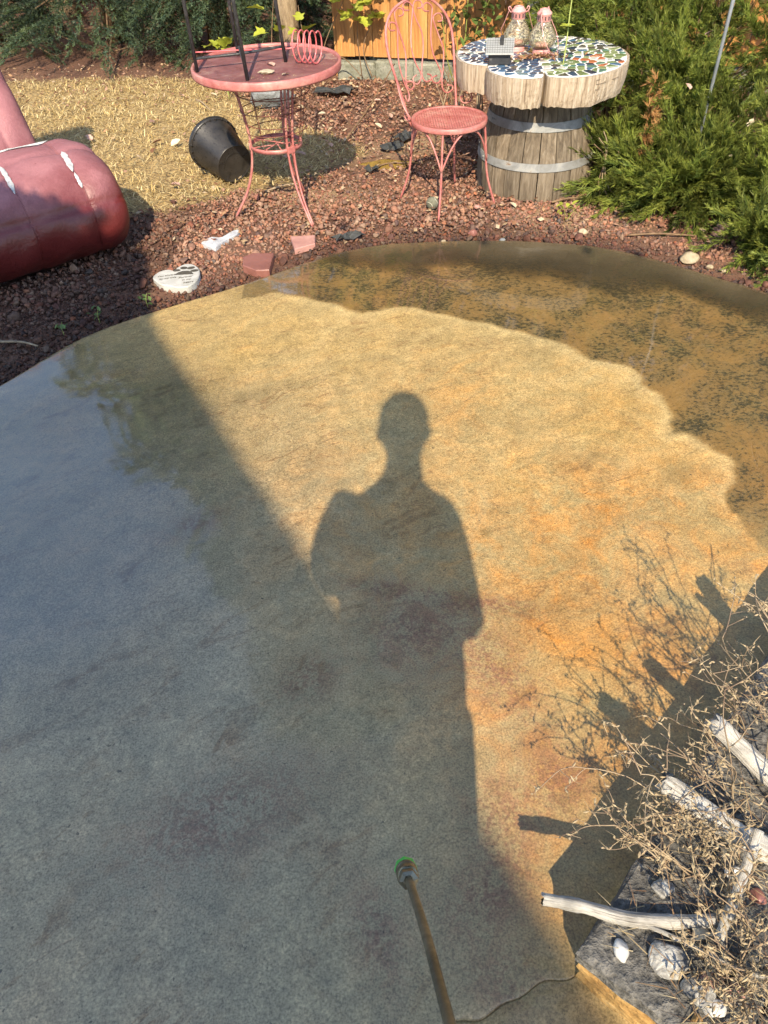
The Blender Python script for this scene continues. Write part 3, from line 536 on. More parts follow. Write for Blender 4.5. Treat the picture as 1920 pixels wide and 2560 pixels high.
def limbs(t, mat, base, H, r, tops, name='trunk'):
    m = MB(); b = np.array(base, float); top = b + [0, 0, H]; m.tube(spline([b - [0, 0, .1], b + [0, 0, H * .3], b + [.04, 0, H * .6], top], 12), np.linspace(r, r * .45, 13), 10)
    for q in tops: m.tube(spline([b + [0, 0, H * rnd.uniform(.45, .8)], (b + [0, 0, H] + np.array(q)) / 2, q], 8), np.linspace(r * .4, r * .1, 9), 6)
    return m.build(name, mat, t, True)
# the tall tree whose pale trunk stands behind the pink table
t = thing('garden_tree', 'tree with pale peeling trunk standing behind the round pink table', 'tree', (-.55, 6.6, 0))
cen = [(-.6 + rnd.uniform(-.8, 1.0), 6.9 + rnd.uniform(-.5, 1.2), z, rnd.uniform(.7, 1.0)) for z in np.linspace(3.4, 10.2, 17)]
cen += [(-1.55 + rnd.uniform(-.35, .25), 7.2 + rnd.uniform(-.5, .8), z, rnd.uniform(.6, .8)) for z in np.linspace(3.2, 9.6, 11)]
limbs(t, MT['bark'], (-.55, 6.6, 0), 8.5, .082, [c[:3] for c in cen[::2]]); crown('crown', MT['needles'], cen, 16000, .15, t)
t = thing('garden_tree', 'smooth dark grey trunk between the lanterns and the fence', 'tree', (1.15, 5.95, 0))
cen = [(1.9 + rnd.uniform(-.7, 1.4), 6.6 + rnd.uniform(-.5, 1.0), z, rnd.uniform(.8, 1.1)) for z in np.linspace(3.6, 9.5, 14)]
m = MB(); m.tube(spline([(1.13, 5.95, -.1), (1.14, 5.95, .3), (1.2, 6.0, .62), (1.4, 6.1, 1.5), (1.7, 6.4, 4.5), (1.9, 6.6, 8)], 20), np.linspace(.085, .04, 21), 12); m.build('trunk', MT['darkbark'], t, True); crown('crown', MT['needles'], cen, 7000, .15, t); crown('low_foliage', MT['needles'], [(.95, 5.65, 1.25, .28), (1.4, 5.45, 1.3, .38), (1.95, 5.35, 1.45, .42), (2.5, 5.2, 1.5, .45), (3.1, 5.1, 1.6, .5)], 2600, .085, t)  # low foliage hangs out of view, added to shade the fence
# trees beyond the fence and behind the evergreens, seen in the wet concrete
for lab, x, y, zs, r, n in (('leafy tree beyond the fence behind the chair, mirrored in the wet slab', .55, 8.6, np.linspace(2.0, 6.6, 9), .95, 6500), ('leafy tree beyond the fence behind the mosaic table', 2.5, 8.0, np.linspace(1.9, 6.6, 9), 1.0, 6500), ('leafy tree beyond the fence at the far right behind the junipers', 4.5, 7.4, np.linspace(1.8, 6.0, 8), 1.1, 6000), ('tall leafy tree behind the dark evergreens at the left', -2.15, 9.6, np.linspace(3.0, 9.0, 10), .95, 8000), ('wide leafy tree furthest left behind the bluish spruce', -3.05, 9.4, np.linspace(2.6, 6.6, 9), 1.05, 8000)):
    t = thing('garden_tree', lab, 'tree', (x, y, 0)); cen = [(x + rnd.uniform(-.6, .6), y + rnd.uniform(-.4, .4), z, r * rnd.uniform(.8, 1.15)) for z in zs]; limbs(t, MT['bark'], (x, y, 0), float(zs[-1]) * .9, .12, [c[:3] for c in cen[::2]]); crown('crown', MT['needles'], cen, n, .17, t)
# a tree over the photographer's left, seen only by its leaf shadows on the gravel and the lounge
t = thing('shade_tree', 'leafy tree whose dappled shadow lies on gravel and red lounge', 'tree', (-3.1, -.9, 0))
cen = [(-1.32, -.50, 2.8, .20), (-1.62, -.55, 2.8, .34), (-1.42, -.20, 2.8, .22), (-1.75, -.18, 2.85, .36), (-1.38, .10, 2.75, .15), (-2.2, -.4, 2.9, .5), (-2.0, -.9, 2.9, .45), (-2.6, -.2, 2.9, .6)]
limbs(t, MT['bark'], (-3.1, -.9, 0), 2.6, .1, [c[:3] for c in cen]); crown('crown', MT['needles'], cen, 9500, .085, t); crown('outer_foliage', MT['needles'], [(-1.50, .16, 2.8, .20), (-1.85, .18, 2.85, .26), (-1.62, .40, 2.75, .14), (-1.95, .46, 2.8, .18), (-2.2, .3, 2.85, .2), (-1.40, .30, 2.7, .08)], 480, .12, t)

# ------------------------------------------------------------------ evergreens
def sprays(A, D, length, nst, sl, sw, spread, pal, tipc, bend=0.0, up=0.0):
    """plumes of needle-thin faces: A anchors, D directions"""
    n = len(A); u = np.sort(rng.uniform(.05, 1, (n, nst)), 1); L = length * rng.uniform(.6, 1.25, n)
    b = A[:, None] + D[:, None] * (L[:, None] * u)[..., None]; b[..., 2] += (up * L[:, None] * u ** 2)
    d = nrm(D[:, None] + rng.normal(0, spread, (n, nst, 3)) + np.array([0, 0, bend])); l = sl * rng.uniform(.6, 1.3, (n, nst, 1)) * (1.15 - .55 * u[..., None]); tip = b + d * l; s = nrm(np.cross(d, rng.normal(size=(n, nst, 3)))) * sw
    V = np.stack([b - s, b + s, tip], 2).reshape(-1, 3); T = np.arange(n * nst * 3).reshape(-1, 3); pal = np.array(pal); c = pal[rng.integers(0, len(pal), n)][:, None] * rng.uniform(.75, 1.25, (n, nst, 1)); c = c * (1 - .55 * u[..., None]) + np.array(tipc) * (.55 * u[..., None])
    C = np.stack([c * .8, c * .8, c * 1.15], 2).reshape(-1, 3); return V, T, C
JP = [(.13, .19, .035), (.17, .23, .04), (.10, .16, .04), (.21, .25, .05)]
def juniper(label, lobes, lean, dead=None):
    """lobes: (x, y, z, rx, ry, rz, plumes)"""
    L0 = lobes[0]; t = thing('juniper_shrub', label, 'shrub', (L0[0], L0[1], -.03), 'junipers along the edge of the patio'); VV, TT, CC, off = [], [], [], 0; br = MB()
    for (x, y, z, rx, ry, rz, n) in lobes:
        nf = max(6, int(n / 7)); u = nrm(rng.normal(size=(nf, 3)) + [0, -.35, .35]); r = rng.uniform(.35, .95, nf) ** .6; B0 = np.array([x, y, z]) + u * np.array([rx, ry, rz]) * r[:, None]; Df = nrm(u * .75 + np.array(lean) * 1.3 + rng.normal(0, .22, (nf, 3))); B0 -= Df * .12
        per = 11; k = np.repeat(np.arange(nf), per); f = np.tile(np.linspace(.05, 1, per), nf); sd0 = nrm(np.cross(Df, [0.1, 0.2, 1.0])); side = sd0[k] * (rng.choice([-1, 1], nf * per) * rng.uniform(.25, .75, nf * per) * (1.05 - f))[:, None]; D = nrm(Df[k] + side + rng.normal(0, .12, (nf * per, 3))); A = B0[k] + Df[k] * (f * .26)[:, None]; A[:, 2] = np.maximum(A[:, 2] - .05 * f ** 2, .0); n = len(A)
        V, T, C = sprays(A, D, .11, 24, .050, .0024, .30, JP, (.36, .38, .075), .03); C = C * np.repeat(np.repeat(rng.uniform(.45, 1.35, nf), per), 24 * 3)[:, None]; VV.append(V); TT.append(T + off); CC.append(C); off += len(V)
        base = np.array([x * .6 + L0[0] * .4, y * .6 + L0[1] * .4 + .1, -.03])
        for k in range(9):
            q = A[rng.integers(0, n)]; br.tube(spline([base, (base + q) / 2 + [0, 0, .05], q], 6), np.linspace(.009, .002, 7), 5)
    trimesh('foliage', np.concatenate(VV), np.concatenate(TT), MT['needles'], np.concatenate(CC), t); br.build('branches', MT['twig'], t, True)
    if dead is not None:
        P = spline(dead, 30); n = len(P); A = P + rng.normal(0, .012, P.shape); D = nrm(np.gradient(P, axis=0) + rng.normal(0, .45, P.shape)); V, T, C = sprays(np.repeat(A, 3, 0), nrm(np.repeat(D, 3, 0) + rng.normal(0, .4, (3 * n, 3))), .06, 12, .04, .0022, .4, [(.42, .20, .07), (.50, .27, .10)], (.60, .36, .15), 0); tag(trimesh('dead_spray', V, T, MT['straw'], C, t), 'dried orange brown spray hanging in the green')
    return t
juniper('large juniper spreading behind and over the mosaic table', [(1.75, 5.25, .42, .55, .5, .40, 620), (1.42, 5.0, .62, .36, .3, .22, 330), (2.15, 4.9, .40, .5, .45, .38, 520), (1.55, 5.75, .6, .6, .4, .3, 380), (2.6, 5.6, .6, .6, .6, .5, 420), (1.22, 5.55, .38, .22, .2, .34, 260), (2.1, 5.75, .55, .6, .2, .5, 420), (2.9, 5.3, .55, .5, .3, .5, 380), (1.6, 5.5, .75, .4, .25, .3, 300)], (-.35, -.35, .15))
juniper('juniper with a dried orange brown spray, right beside the barrel', [(1.62, 4.42, .30, .25, .26, .30, 420), (1.55, 4.55, .50, .22, .2, .16, 250), (1.86, 4.35, .28, .24, .28, .26, 330), (1.70, 4.05, .16, .22, .2, .2, 330)], (-.3, -.35, .2), [(1.47, 4.22, .52), (1.46, 4.15, .42), (1.45, 4.12, .30), (1.43, 4.10, .22)])
juniper('low juniper lobe reaching towards the foot of the barrel', [(1.36, 4.22, .12, .15, .22, .15, 260), (1.44, 4.02, .09, .15, .16, .13, 240), (1.28, 4.38, .14, .1, .13, .13, 130)], (-.45, -.15, .25))
juniper('juniper mound overhanging the gravel in the middle of the row', [(1.60, 3.84, .12, .17, .15, .17, 330), (1.74, 3.92, .14, .15, .17, .18, 260)], (-.25, -.4, .2))
juniper('juniper mound at the right edge behind the grey pole', [(2.06, 4.05, .20, .24, .26, .26, 380), (2.25, 3.80, .18, .26, .24, .24, 360), (1.96, 3.72, .10, .16, .16, .16, 240), (2.42, 4.5, .4, .4, .4, .4, 330)], (-.3, -.35, .2))
juniper('small juniper tuft beside the pine cone at the patio rim', [(1.82, 3.42, .07, .12, .11, .10, 170), (1.98, 3.36, .08, .13, .12, .11, 190), (1.94, 3.17, .05, .12, .1, .09, 160)], (-.35, -.25, .25))
def spruce(label, x, y, R, H, n):
    t = thing('spruce_tree', label, 'tree', (x, y, 0), 'dark evergreens behind the dry lawn'); nf = n // 16; low = rng.random(nf) < .6; z = np.where(low, rng.uniform(.06, .70, nf), .7 + (H - .7) * (1 - np.sqrt(rng.uniform(0, 1, nf)))); a = np.where(low, rng.uniform(math.pi * 1.02, math.pi * 1.98, nf), rng.uniform(0, 6.28, nf)); r = R * (1 - z / H) * rng.uniform(.35, .72, nf)
    B0 = np.column_stack([x + r * np.cos(a), y + r * np.sin(a), z + .10]); Df = nrm(np.column_stack([np.cos(a), np.sin(a), np.full(nf, -.14)]) + rng.normal(0, .16, (nf, 3))); Lf = R * rng.uniform(.32, .5, nf) * (1 - z / H * .7)
    per = 18; k = np.repeat(np.arange(nf), per); f = np.tile(np.linspace(.0, 1, per), nf); sd0 = nrm(np.cross(Df, [0, 0, 1.0])); sgn = np.tile(np.where(np.arange(per) % 2, 1.0, -1.0), nf); side = sd0[k] * (sgn * rng.uniform(.55, .95, nf * per) * (1.02 - f))[:, None]; D = nrm(Df[k] + side + rng.normal(0, .09, (nf * per, 3))); A = B0[k] + Df[k] * (f * Lf[k])[:, None]; A[:, 2] = np.maximum(A[:, 2] - .10 * f ** 2, .02); n = len(A)
    V, T, C = sprays(A, D, .13, 30, .026, .0030, .75, [(.045, .085, .04), (.06, .11, .065), (.085, .125, .04), (.05, .105, .075)], (.20, .26, .13), .04); C = C * np.repeat(np.repeat(rng.uniform(.2, 1.15, nf), per), 30 * 3)[:, None]; trimesh('foliage', V, T, MT['needles'], C, t)
    m = MB(); m.tube([(x, y, -.1), (x, y, H * .95)], [.11, .02], 8)
    for k in range(60):
        i = rng.integers(0, n); m.tube([(x, y, A[i, 2] + .1), tuple((A[i] + [x, y, A[i, 2] + .15]) / 2), tuple(A[i])], [.018, .011, .004], 5)
    m.build('trunk', MT['twig'], t, True)
spruce('bluish spruce at the far left above the red lounge', -3.55, 8.45, 1.30, 3.6, 3000)
spruce('wide spruce in the middle with low drooping branches over the lawn', -2.3, 8.25, 1.25, 3.9, 4200)
spruce('dark spruce behind the black stand on the pink table', -1.30, 7.95, .98, 3.4, 3400)
spruce('narrow dark spruce beside the pale tree trunk', -.62, 7.75, .75, 3.0, 1800)

# ------------------------------------------------------------------ vines and roses at the fence
def leafy(name, label, cat, loc, stems, leaves, lk, lm, sm, group=None, sr=.005):
    t = thing(name, label, cat, loc, group)
    for P in stems: MB().tube(spline(P, 10), np.linspace(sr, sr * .5, len(spline(P, 10))), 6).build('stem', sm, t, True)
    for (p, s, yaw) in leaves: leaf_obj('leaf', lk, lm, p, s, yaw, rnd.uniform(-.1, .9), rnd.uniform(-.4, .4), t)
    return t
leafy('hop_vine', 'yellow green hop vine climbing the pale tree trunk', 'vine', (-.62, 6.42, 0), [[(-.66, 6.45, 0), (-.68, 6.46, .25), (-.62, 6.48, .6)], [(-.42, 6.42, 0), (-.43, 6.44, .2), (-.46, 6.5, .5)]],
      [((-.70, 6.42, .36), .11, 2.2), ((-.62, 6.4, .36), .10, -2.3), ((-.70, 6.4, .50), .12, 1.5), ((-.44, 6.4, .34), .13, -1.9), ((-.46, 6.4, .36), .11, 2.4), ((-.45, 6.42, .42), .08, .3), ((-.36, 6.42, .22), .08, -1.0), ((-.60, 6.36, .20), .10, 2.9), ((-.52, 6.36, .18), .09, -2.6)], 'lobed', MT['vine'], MT['twig'])
leafy('hop_vine', 'yellow green hop vine hanging on the fence left of the chair', 'vine', (-.05, 6.55, 0), [[(-.36, 6.62, 0), (-.28, 6.6, .25), (-.1, 6.55, .55)], [(-.02, 6.58, 0), (-.04, 6.58, .3), (.0, 6.55, .6)], [(.06, 6.52, 0), (.0, 6.55, .2), (.1, 6.55, .42)], [(-.3, 6.5, .02), (-.18, 6.5, .16), (.0, 6.5, .0)]],
      [((-.2 + rnd.uniform(0, .34), 6.52 - rnd.uniform(0, .06), .33 + rnd.uniform(0, .3)), rnd.uniform(.08, .12), rnd.uniform(0, 6.28)) for _ in range(26)] + [((-.55 + rnd.uniform(0, 1.0) , 6.5 - rnd.uniform(0, .75), .75 + rnd.uniform(0, .9)), rnd.uniform(.09, .14), rnd.uniform(0, 6.28)) for _ in range(110)], 'lobed', MT['vine'], MT['twig'])  # the second, higher set of leaves is out of view, added to shade the fence
leafy('hop_sprout', 'small bright yellow hop sprout behind the left rim of the table', 'vine', (-1.02, 6.25, 0), [[(-1.02, 6.25, -.03), (-1.03, 6.26, .15), (-1.02, 6.25, .28)]], [((-1.02 + rnd.uniform(-.08, .08), 6.22, .28 + rnd.uniform(0, .08)), .08, rnd.uniform(0, 6.28)) for _ in range(8)], 'lobed', MT['vine'], MT['greenstem'])
lv = []
for _ in range(290):
    q = rnd.random(); lv.append(((.55 + .42 * rnd.random() + .25 * q * rnd.random(), 6.28 - .22 * rnd.random(), .06 + 1.15 * rnd.random()), rnd.uniform(.045, .085), rnd.uniform(0, 6.28)))
leafy('rose_bush', 'green rose bush growing between the pink chair and the lanterns', 'bush', (.72, 6.3, 0), [[(.70, 6.3, -.03), (.68, 6.28, .3), (.62, 6.25, .7)], [(.74, 6.3, -.03), (.80, 6.26, .3), (.92, 6.2, .6)], [(.72, 6.3, -.03), (.74, 6.26, .35), (.75, 6.24, .75)], [(.68, 6.3, -.03), (.60, 6.2, .2), (.56, 6.16, .45)]], lv, 'oval', MT['roseleaf'], MT['greenstem'])
# dry stems at the foot of the rose, behind the chair
t = thing('dry_stem_clump', 'clump of dry upright stems behind the chair and the log table', 'plant', (.62, 5.35, 0))
for k in range(16):
    x = .62 + rnd.uniform(-.14, .16); y = 5.35 + rnd.uniform(-.25, .2); MB().tube(spline([(x, y, -.03), (x + rnd.uniform(-.04, .04), y, .15), (x + rnd.uniform(-.1, .1), y + .03, rnd.uniform(.2, .42))], 6), np.linspace(.006, .003, 7), 5).build('stem', MT['twig'] if k % 3 else MT['weed'], t, True)

# ================================================================== FURNITURE
# ------------------------------------------------------------------ red vinyl lounge
def lounge():
    C0 = np.array([-1.16, 3.69, -.03]); a = nrm([-.57, .82, 0]); w = nrm([-.82, -.57, 0]); up = np.array([0, 0, 1.0])
    prof = spline([(.19, .0), (.07, .045), (-.02, .14), (-.035, .26), (.015, .365), (.11, .44), (.26, .475), (.42, .47), (.53, .445), (.60, .405), (.645, .44), (.70, .52), (.83, .68), (.97, .84), (1.08, .98), (1.15, 1.02), (1.22, .99), (1.24, .87), (1.17, .62), (1.08, .35), (1.05, .0)], 150)
    n = len(prof); tg = nrm(np.gradient(prof, axis=0)); nr = np.column_stack([-tg[:, 1], tg[:, 0]])   # outward in (s, z)
    Wd = 1.05; nt = 90; T = np.linspace(0, 1, nt) * Wd; Rr = .15
    slen = np.concatenate([[0], np.cumsum(np.linalg.norm(np.diff(prof, axis=0), axis=1))]); V = np.zeros((n, nt, 3))
    seam_t = (.185, .47, .78); iz = [np.argmin(np.abs(prof[:70, 1] - .30)), np.argmin(np.abs(slen - slen[np.argmin(np.abs(prof[:, 0] - .28) + (prof[:, 1] < .3))]))]; seam_s = [slen[i] for i in iz] + [slen[np.argmin(np.abs(prof[:, 0] - .85) + (prof[:, 1] < .5))]]
    for j, t in enumerate(T):
        e = min(t, Wd - t); q = max(0, 1 - e / Rr); inset = Rr * .62 * (1 - math.sqrt(max(0, 1 - q * q)))
        g = np.zeros(n)
        for st in seam_t: g -= .006 * math.exp(-((t - st) / .008) ** 2) + .006 * math.exp(-((t - st) / .05) ** 2)
        for ss in seam_s: g -= .009 * np.exp(-((slen - ss) / .008) ** 2) + .006 * np.exp(-((slen - ss) / .04) ** 2)
        g += .006 * np.sin(slen * 19 + t * 7) * np.sin(t * 23 + slen * 5)
        p = prof + nr * (g - inset)[:, None]
        p[:, 1] = np.maximum(p[:, 1], 0)
        bk = np.clip((np.arange(n) / n - .385) / .05, 0, 1); bk = bk * bk * (3 - 2 * bk); V[:, j] = C0 + a * p[:, :1] + up * p[:, 1:] + w * (t + bk * .17 * (1 - t / Wd))[:, None]
    V = V.reshape(-1, 3); i = (np.arange(nt - 1)[None] + np.arange(n - 1)[:, None] * nt).ravel(); F = [tuple(q) for q in np.stack([i, i + 1, i + 1 + nt, i + nt], 1)]
    F.append(tuple(range(0, n * nt, nt))); F.append(tuple(range((n - 1) * nt + nt - 1, -1, -nt)))
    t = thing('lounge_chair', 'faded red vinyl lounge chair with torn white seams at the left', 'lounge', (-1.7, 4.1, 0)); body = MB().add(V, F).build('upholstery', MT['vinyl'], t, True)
    G_ = V.reshape(n, nt, 3)
    def tear(s0, s1, tt, wd, skew=0.0, name='tear'):
        k = 40; ii0, ii1 = np.interp([s0, s1], slen, np.arange(n)); idx = np.linspace(ii0, ii1, k); L_, R2, Cc = [], [], []
        for m_, ii in enumerate(idx):
            f = m_ / (k - 1); hw = wd * (math.sin(math.pi * f) ** .8) * (1 + .22 * math.sin(f * 9) + .10 * math.sin(f * 31)) + .0008; i = int(ii); fi = ii - i; tc_ = tt + skew * (f - .5)
            def S(x):
                j = np.clip(x / Wd * (nt - 1), 0, nt - 1.001); j0 = int(j); q_ = lambda i_: G_[i_, j0] * (1 - (j - j0)) + G_[i_, j0 + 1] * (j - j0); return q_(i) * (1 - fi) + q_(min(i + 1, n - 1)) * fi
            nv = a * nr[i, 0] + up * nr[i, 1]; L_.append(S(tc_ - hw) + nv * .005); R2.append(S(tc_ + hw) + nv * .005); Cc.append(S(tc_) + nv * .012)
        V2 = np.concatenate([L_, Cc, R2]); F2 = []
        for q in range(k - 1): F2 += [(q, q + 1, k + q + 1, k + q), (k + q, k + q + 1, 2 * k + q + 1, 2 * k + q)]
        MB().add(V2, F2).build(name, MT['padding'], body, True)
    s_top = slen[iz[1]]; tear(s_top - .20, s_top - .02, .185, .015, -.02); tear(s_top - .285, s_top - .205, .190, .008)
    tear(s_top - .24, s_top + .0, .47, .012, -.02); tear(s_top + .235, s_top + .27, .40, .24, 0.1)
    for st in (.185, .47):
        m = MB(); P = []
        for i in range(iz[0] - 12, iz[1] + 26, 2):
            j = st / Wd * (nt - 1); j0 = int(j); p = G_[i, j0] * (1 - (j - j0)) + G_[i, j0 + 1] * (j - j0); P.append(p + (a * nr[i, 0] + up * nr[i, 1]) * .001)
        m.tube(P, .0022, 5).build('stitching', MT['vinyl'], body, True)
lounge()

# ------------------------------------------------------------------ round pink table
TX, TY, TZ, TR = -.47, 4.13, .703, .361
def table():
    t = thing('garden_table', 'round faded pink metal garden table with three curved rod legs', 'table', (TX, TY, 0))
    top = MB().lathe([(.0, TZ - .022), (TR - .012, TZ - .022), (TR - .012, TZ - .014)], (TX, TY, 0), 72, cap=(False, False)).lathe([(TR - .012, TZ - .014), (TR * .6, TZ - .0135), (.001, TZ - .013)], (TX, TY, 0), 72, cap=(False, True)).build('table_top', MT['pinkdull'], t, True)
    MB().lathe([(TR - .014, TZ - .035), (TR - .002, TZ - .038), (TR, TZ - .03), (TR, TZ - .006), (TR - .004, TZ), (TR - .011, TZ), (TR - .015, TZ - .006), (TR - .015, TZ - .014)], (TX, TY, 0), 96, cap=(False, False)).build('rim', MT['pink'], t, True)
    for k, deg in enumerate((188, 308, 68)):
        A = math.radians(deg); m = MB(); u = np.array([math.cos(A), math.sin(A), 0]); v = np.array([-u[1], u[0], 0]); c = np.array([TX, TY, 0])
        for s in (-1, 1):
            P = [c + u * r + v * s * q + [0, 0, z] for r, z, q in ((.185, TZ - .03, .028), (.165, .58, .022), (.142, .46, .019), (.130, .36, .018), (.134, .27, .016), (.150, .19, .013), (.190, .09, .008), (.266, -.028, .0045))]
            m.tube(spline(P, 40), .0058, 8)
        m.build('leg', MT['pink'], t, True)
        p = c + u * .137 + [0, 0, .33]; MB().box(p, (.008, .042, .032), A, .002).build('leg_plate', MT['pink'], t)
    def ring(r, z, rad, name, mat, dx=0, dy=0, tilt=0):
        th = np.linspace(0, 2 * np.pi, 56, endpoint=False); P = np.column_stack([TX + dx + r * np.cos(th), TY + dy + r * np.sin(th), z + tilt * np.cos(th + 1) * r]); MB().tube(P, rad, 6, closed=True).build(name, mat, t, True)
    MB().lathe([(.129, .318), (.134, .318), (.134, .338), (.129, .338), (.129, .318)], (TX, TY, 0), 56, cap=(False, False)).build('shelf_ring', MT['pink'], t, True)
    for k, (r, z) in enumerate(((.152, .40), (.158, .45), (.168, .50), (.188, .585))): ring(r, z, .0022, 'basket_hoop', MT['rust'], .01, 0, .05 * (-1) ** k)
    ring(.06, .47, .002, 'basket_hoop', MT['rust'], .085, .03, .6)
    for deg in (20, 130, 250, 330):
        A = math.radians(deg); P = [(TX + r * math.cos(A), TY + r * math.sin(A), z) for r, z in ((.19, .60), (.165, .48), (.15, .38), (.128, .325))]; MB().tube(spline(P, 9), .0019, 5).build('basket_wire', MT['rust'], t, True)
    for k in range(4):
        A = k * math.pi / 4 + .3; MB().tube([(TX + .128 * math.cos(A), TY + .128 * math.sin(A), .324 + .004 * k), (TX - .128 * math.cos(A), TY - .128 * math.sin(A), .324 + .004 * k)], .0028, 6).build('shelf_wire', MT['pink'], t, True)
table()
def stand():
    t = thing('plant_stand', 'black metal rod stand placed on the round pink table', 'stand', (-.58, 4.1, TZ - .013)); z0 = TZ - .013; ft = {'l': (-.792, 4.048), 'f': (-.536, 3.87), 'b': (-.625, 4.319), 'r': (-.379, 4.157)}; cx, cy = -.583, 4.10
    tops = {}
    for k, (x, y) in ft.items():
        tx, ty = x + (x - cx) * -.10 - .03, y + (y - cy) * -.10 - .01; tops[k] = (tx, ty, z0 + .75); MB().tube([(x, y, z0), tops[k]], .0085, 10).build('leg', MT['blackmetal'], t, True)
    h = .055
    MB().tube([(*ft['l'], z0 + h), ((ft['l'][0] + ft['r'][0]) / 2, (ft['l'][1] + ft['r'][1]) / 2, z0 + h), (*ft['r'], z0 + h + .012)], .0062, 8).build('cross_bar', MT['blackmetal'], t, True)
    MB().tube(spline([(*ft['b'], z0 + .03), (-.60, 4.20, z0 + .062), (-.58, 4.08, z0 + .068), (-.545, 3.93, z0 + .035), (*ft['f'], z0 + .10)], 24), .0055, 8).build('cross_bar', MT['blackmetal'], t, True)
    P = [tops[k] for k in 'lfrb']; MB().tube([p for p in P], .0075, 8, closed=True).build('top_frame', MT['blackmetal'], t, True)
stand()
def coil():
    z0 = TZ - .013; t = thing('wire_coil', 'bright pink spiral wire plant support lying on the table', 'plant support', (-.25, 4.1, z0)); th = np.linspace(0, 2 * np.pi * 4.3, 190); r = .066; u = th / th[-1]; ax = nrm([.95, -.42, 0]); pr = np.array([-ax[1], ax[0], 0])
    c0 = np.array([-.325, 4.14, z0 + r + .003]); P = c0 + ax * (u * .125)[:, None] + (pr * np.cos(th)[:, None] * .8 + np.array([0, 0, 1]) * np.sin(th)[:, None]) * r
    MB().tube(P, .0034, 7).build('spiral', MT['pinkcoil'], t, True); MB().tube(spline([P[0], P[0] + [-.02, .02, -.01], (-.36, 4.185, z0 + .05), (-.60, 4.24, z0 + .04), (-.84, 4.29, z0 + .028)], 20), .0034, 7).build('shaft', MT['pinkcoil'], t, True)
coil()
t = tag(MB().rock((-.455, 3.965, TZ - .006), (.042, .03, .010), 5, 3, .5).build('stone_chip', MT['drypale'], None), 'pale flat chip lying on the pink table top', 'stone')
leaf_obj('dry_leaf', 'dry', MT['drypink'], (-.43, 4.08, TZ - .009), .055, .7, .1, .1)['label'] = 'pale pink dry leaf on the table between stand and coil'
leaf_obj('dry_leaf', 'dry', MT['drypale'], (-.35, 3.93, TZ - .009), .04, 2.2, .1, .2)['label'] = 'small yellowish dry leaf near the front of the pink table'
leaf_obj('dry_leaf', 'oval', MT['drypink'], (-.45, 4.42, TZ - .009), .05, 1.2, .05, .1)['label'] = 'pale dry leaf near the far rim of the pink table'
for o in list(col.objects):
    if o.name.startswith('dry_leaf'): o['category'] = 'leaf'; o['group'] = 'dry leaves lying about'
def crumbs():
    n = 150; a = rng.uniform(-.6, 1.3, n); r = TR * rng.uniform(.45, .93, n); a2 = rng.uniform(0, 6.28, n); P = np.column_stack([TX + r * np.cos(a), TY + r * np.sin(a), np.full(n, TZ - .012)]); P[:50] = np.column_stack([TX + rng.normal(-.02, .1, 50), TY + rng.normal(-.22, .04, 50), np.full(50, TZ - .012)])
    l = rng.uniform(.004, .016, n)[:, None]; d = np.column_stack([np.cos(a2), np.sin(a2), rng.uniform(0, .3, n)]); s = np.column_stack([-np.sin(a2), np.cos(a2), np.zeros(n)]) * .0018; V = np.stack([P - s, P + s, P + d * l], 1).reshape(-1, 3); trimesh('table_debris', V, np.arange(3 * n).reshape(-1, 3), MT['straw'], np.repeat(np.array([(.55, .42, .22)]) * rng.uniform(.5, 1.3, (n, 1)), 3, 0))
    tag(bpy.data.objects['table_debris'], 'straw crumbs scattered on the pink table top', 'debris', kind='stuff')
crumbs()

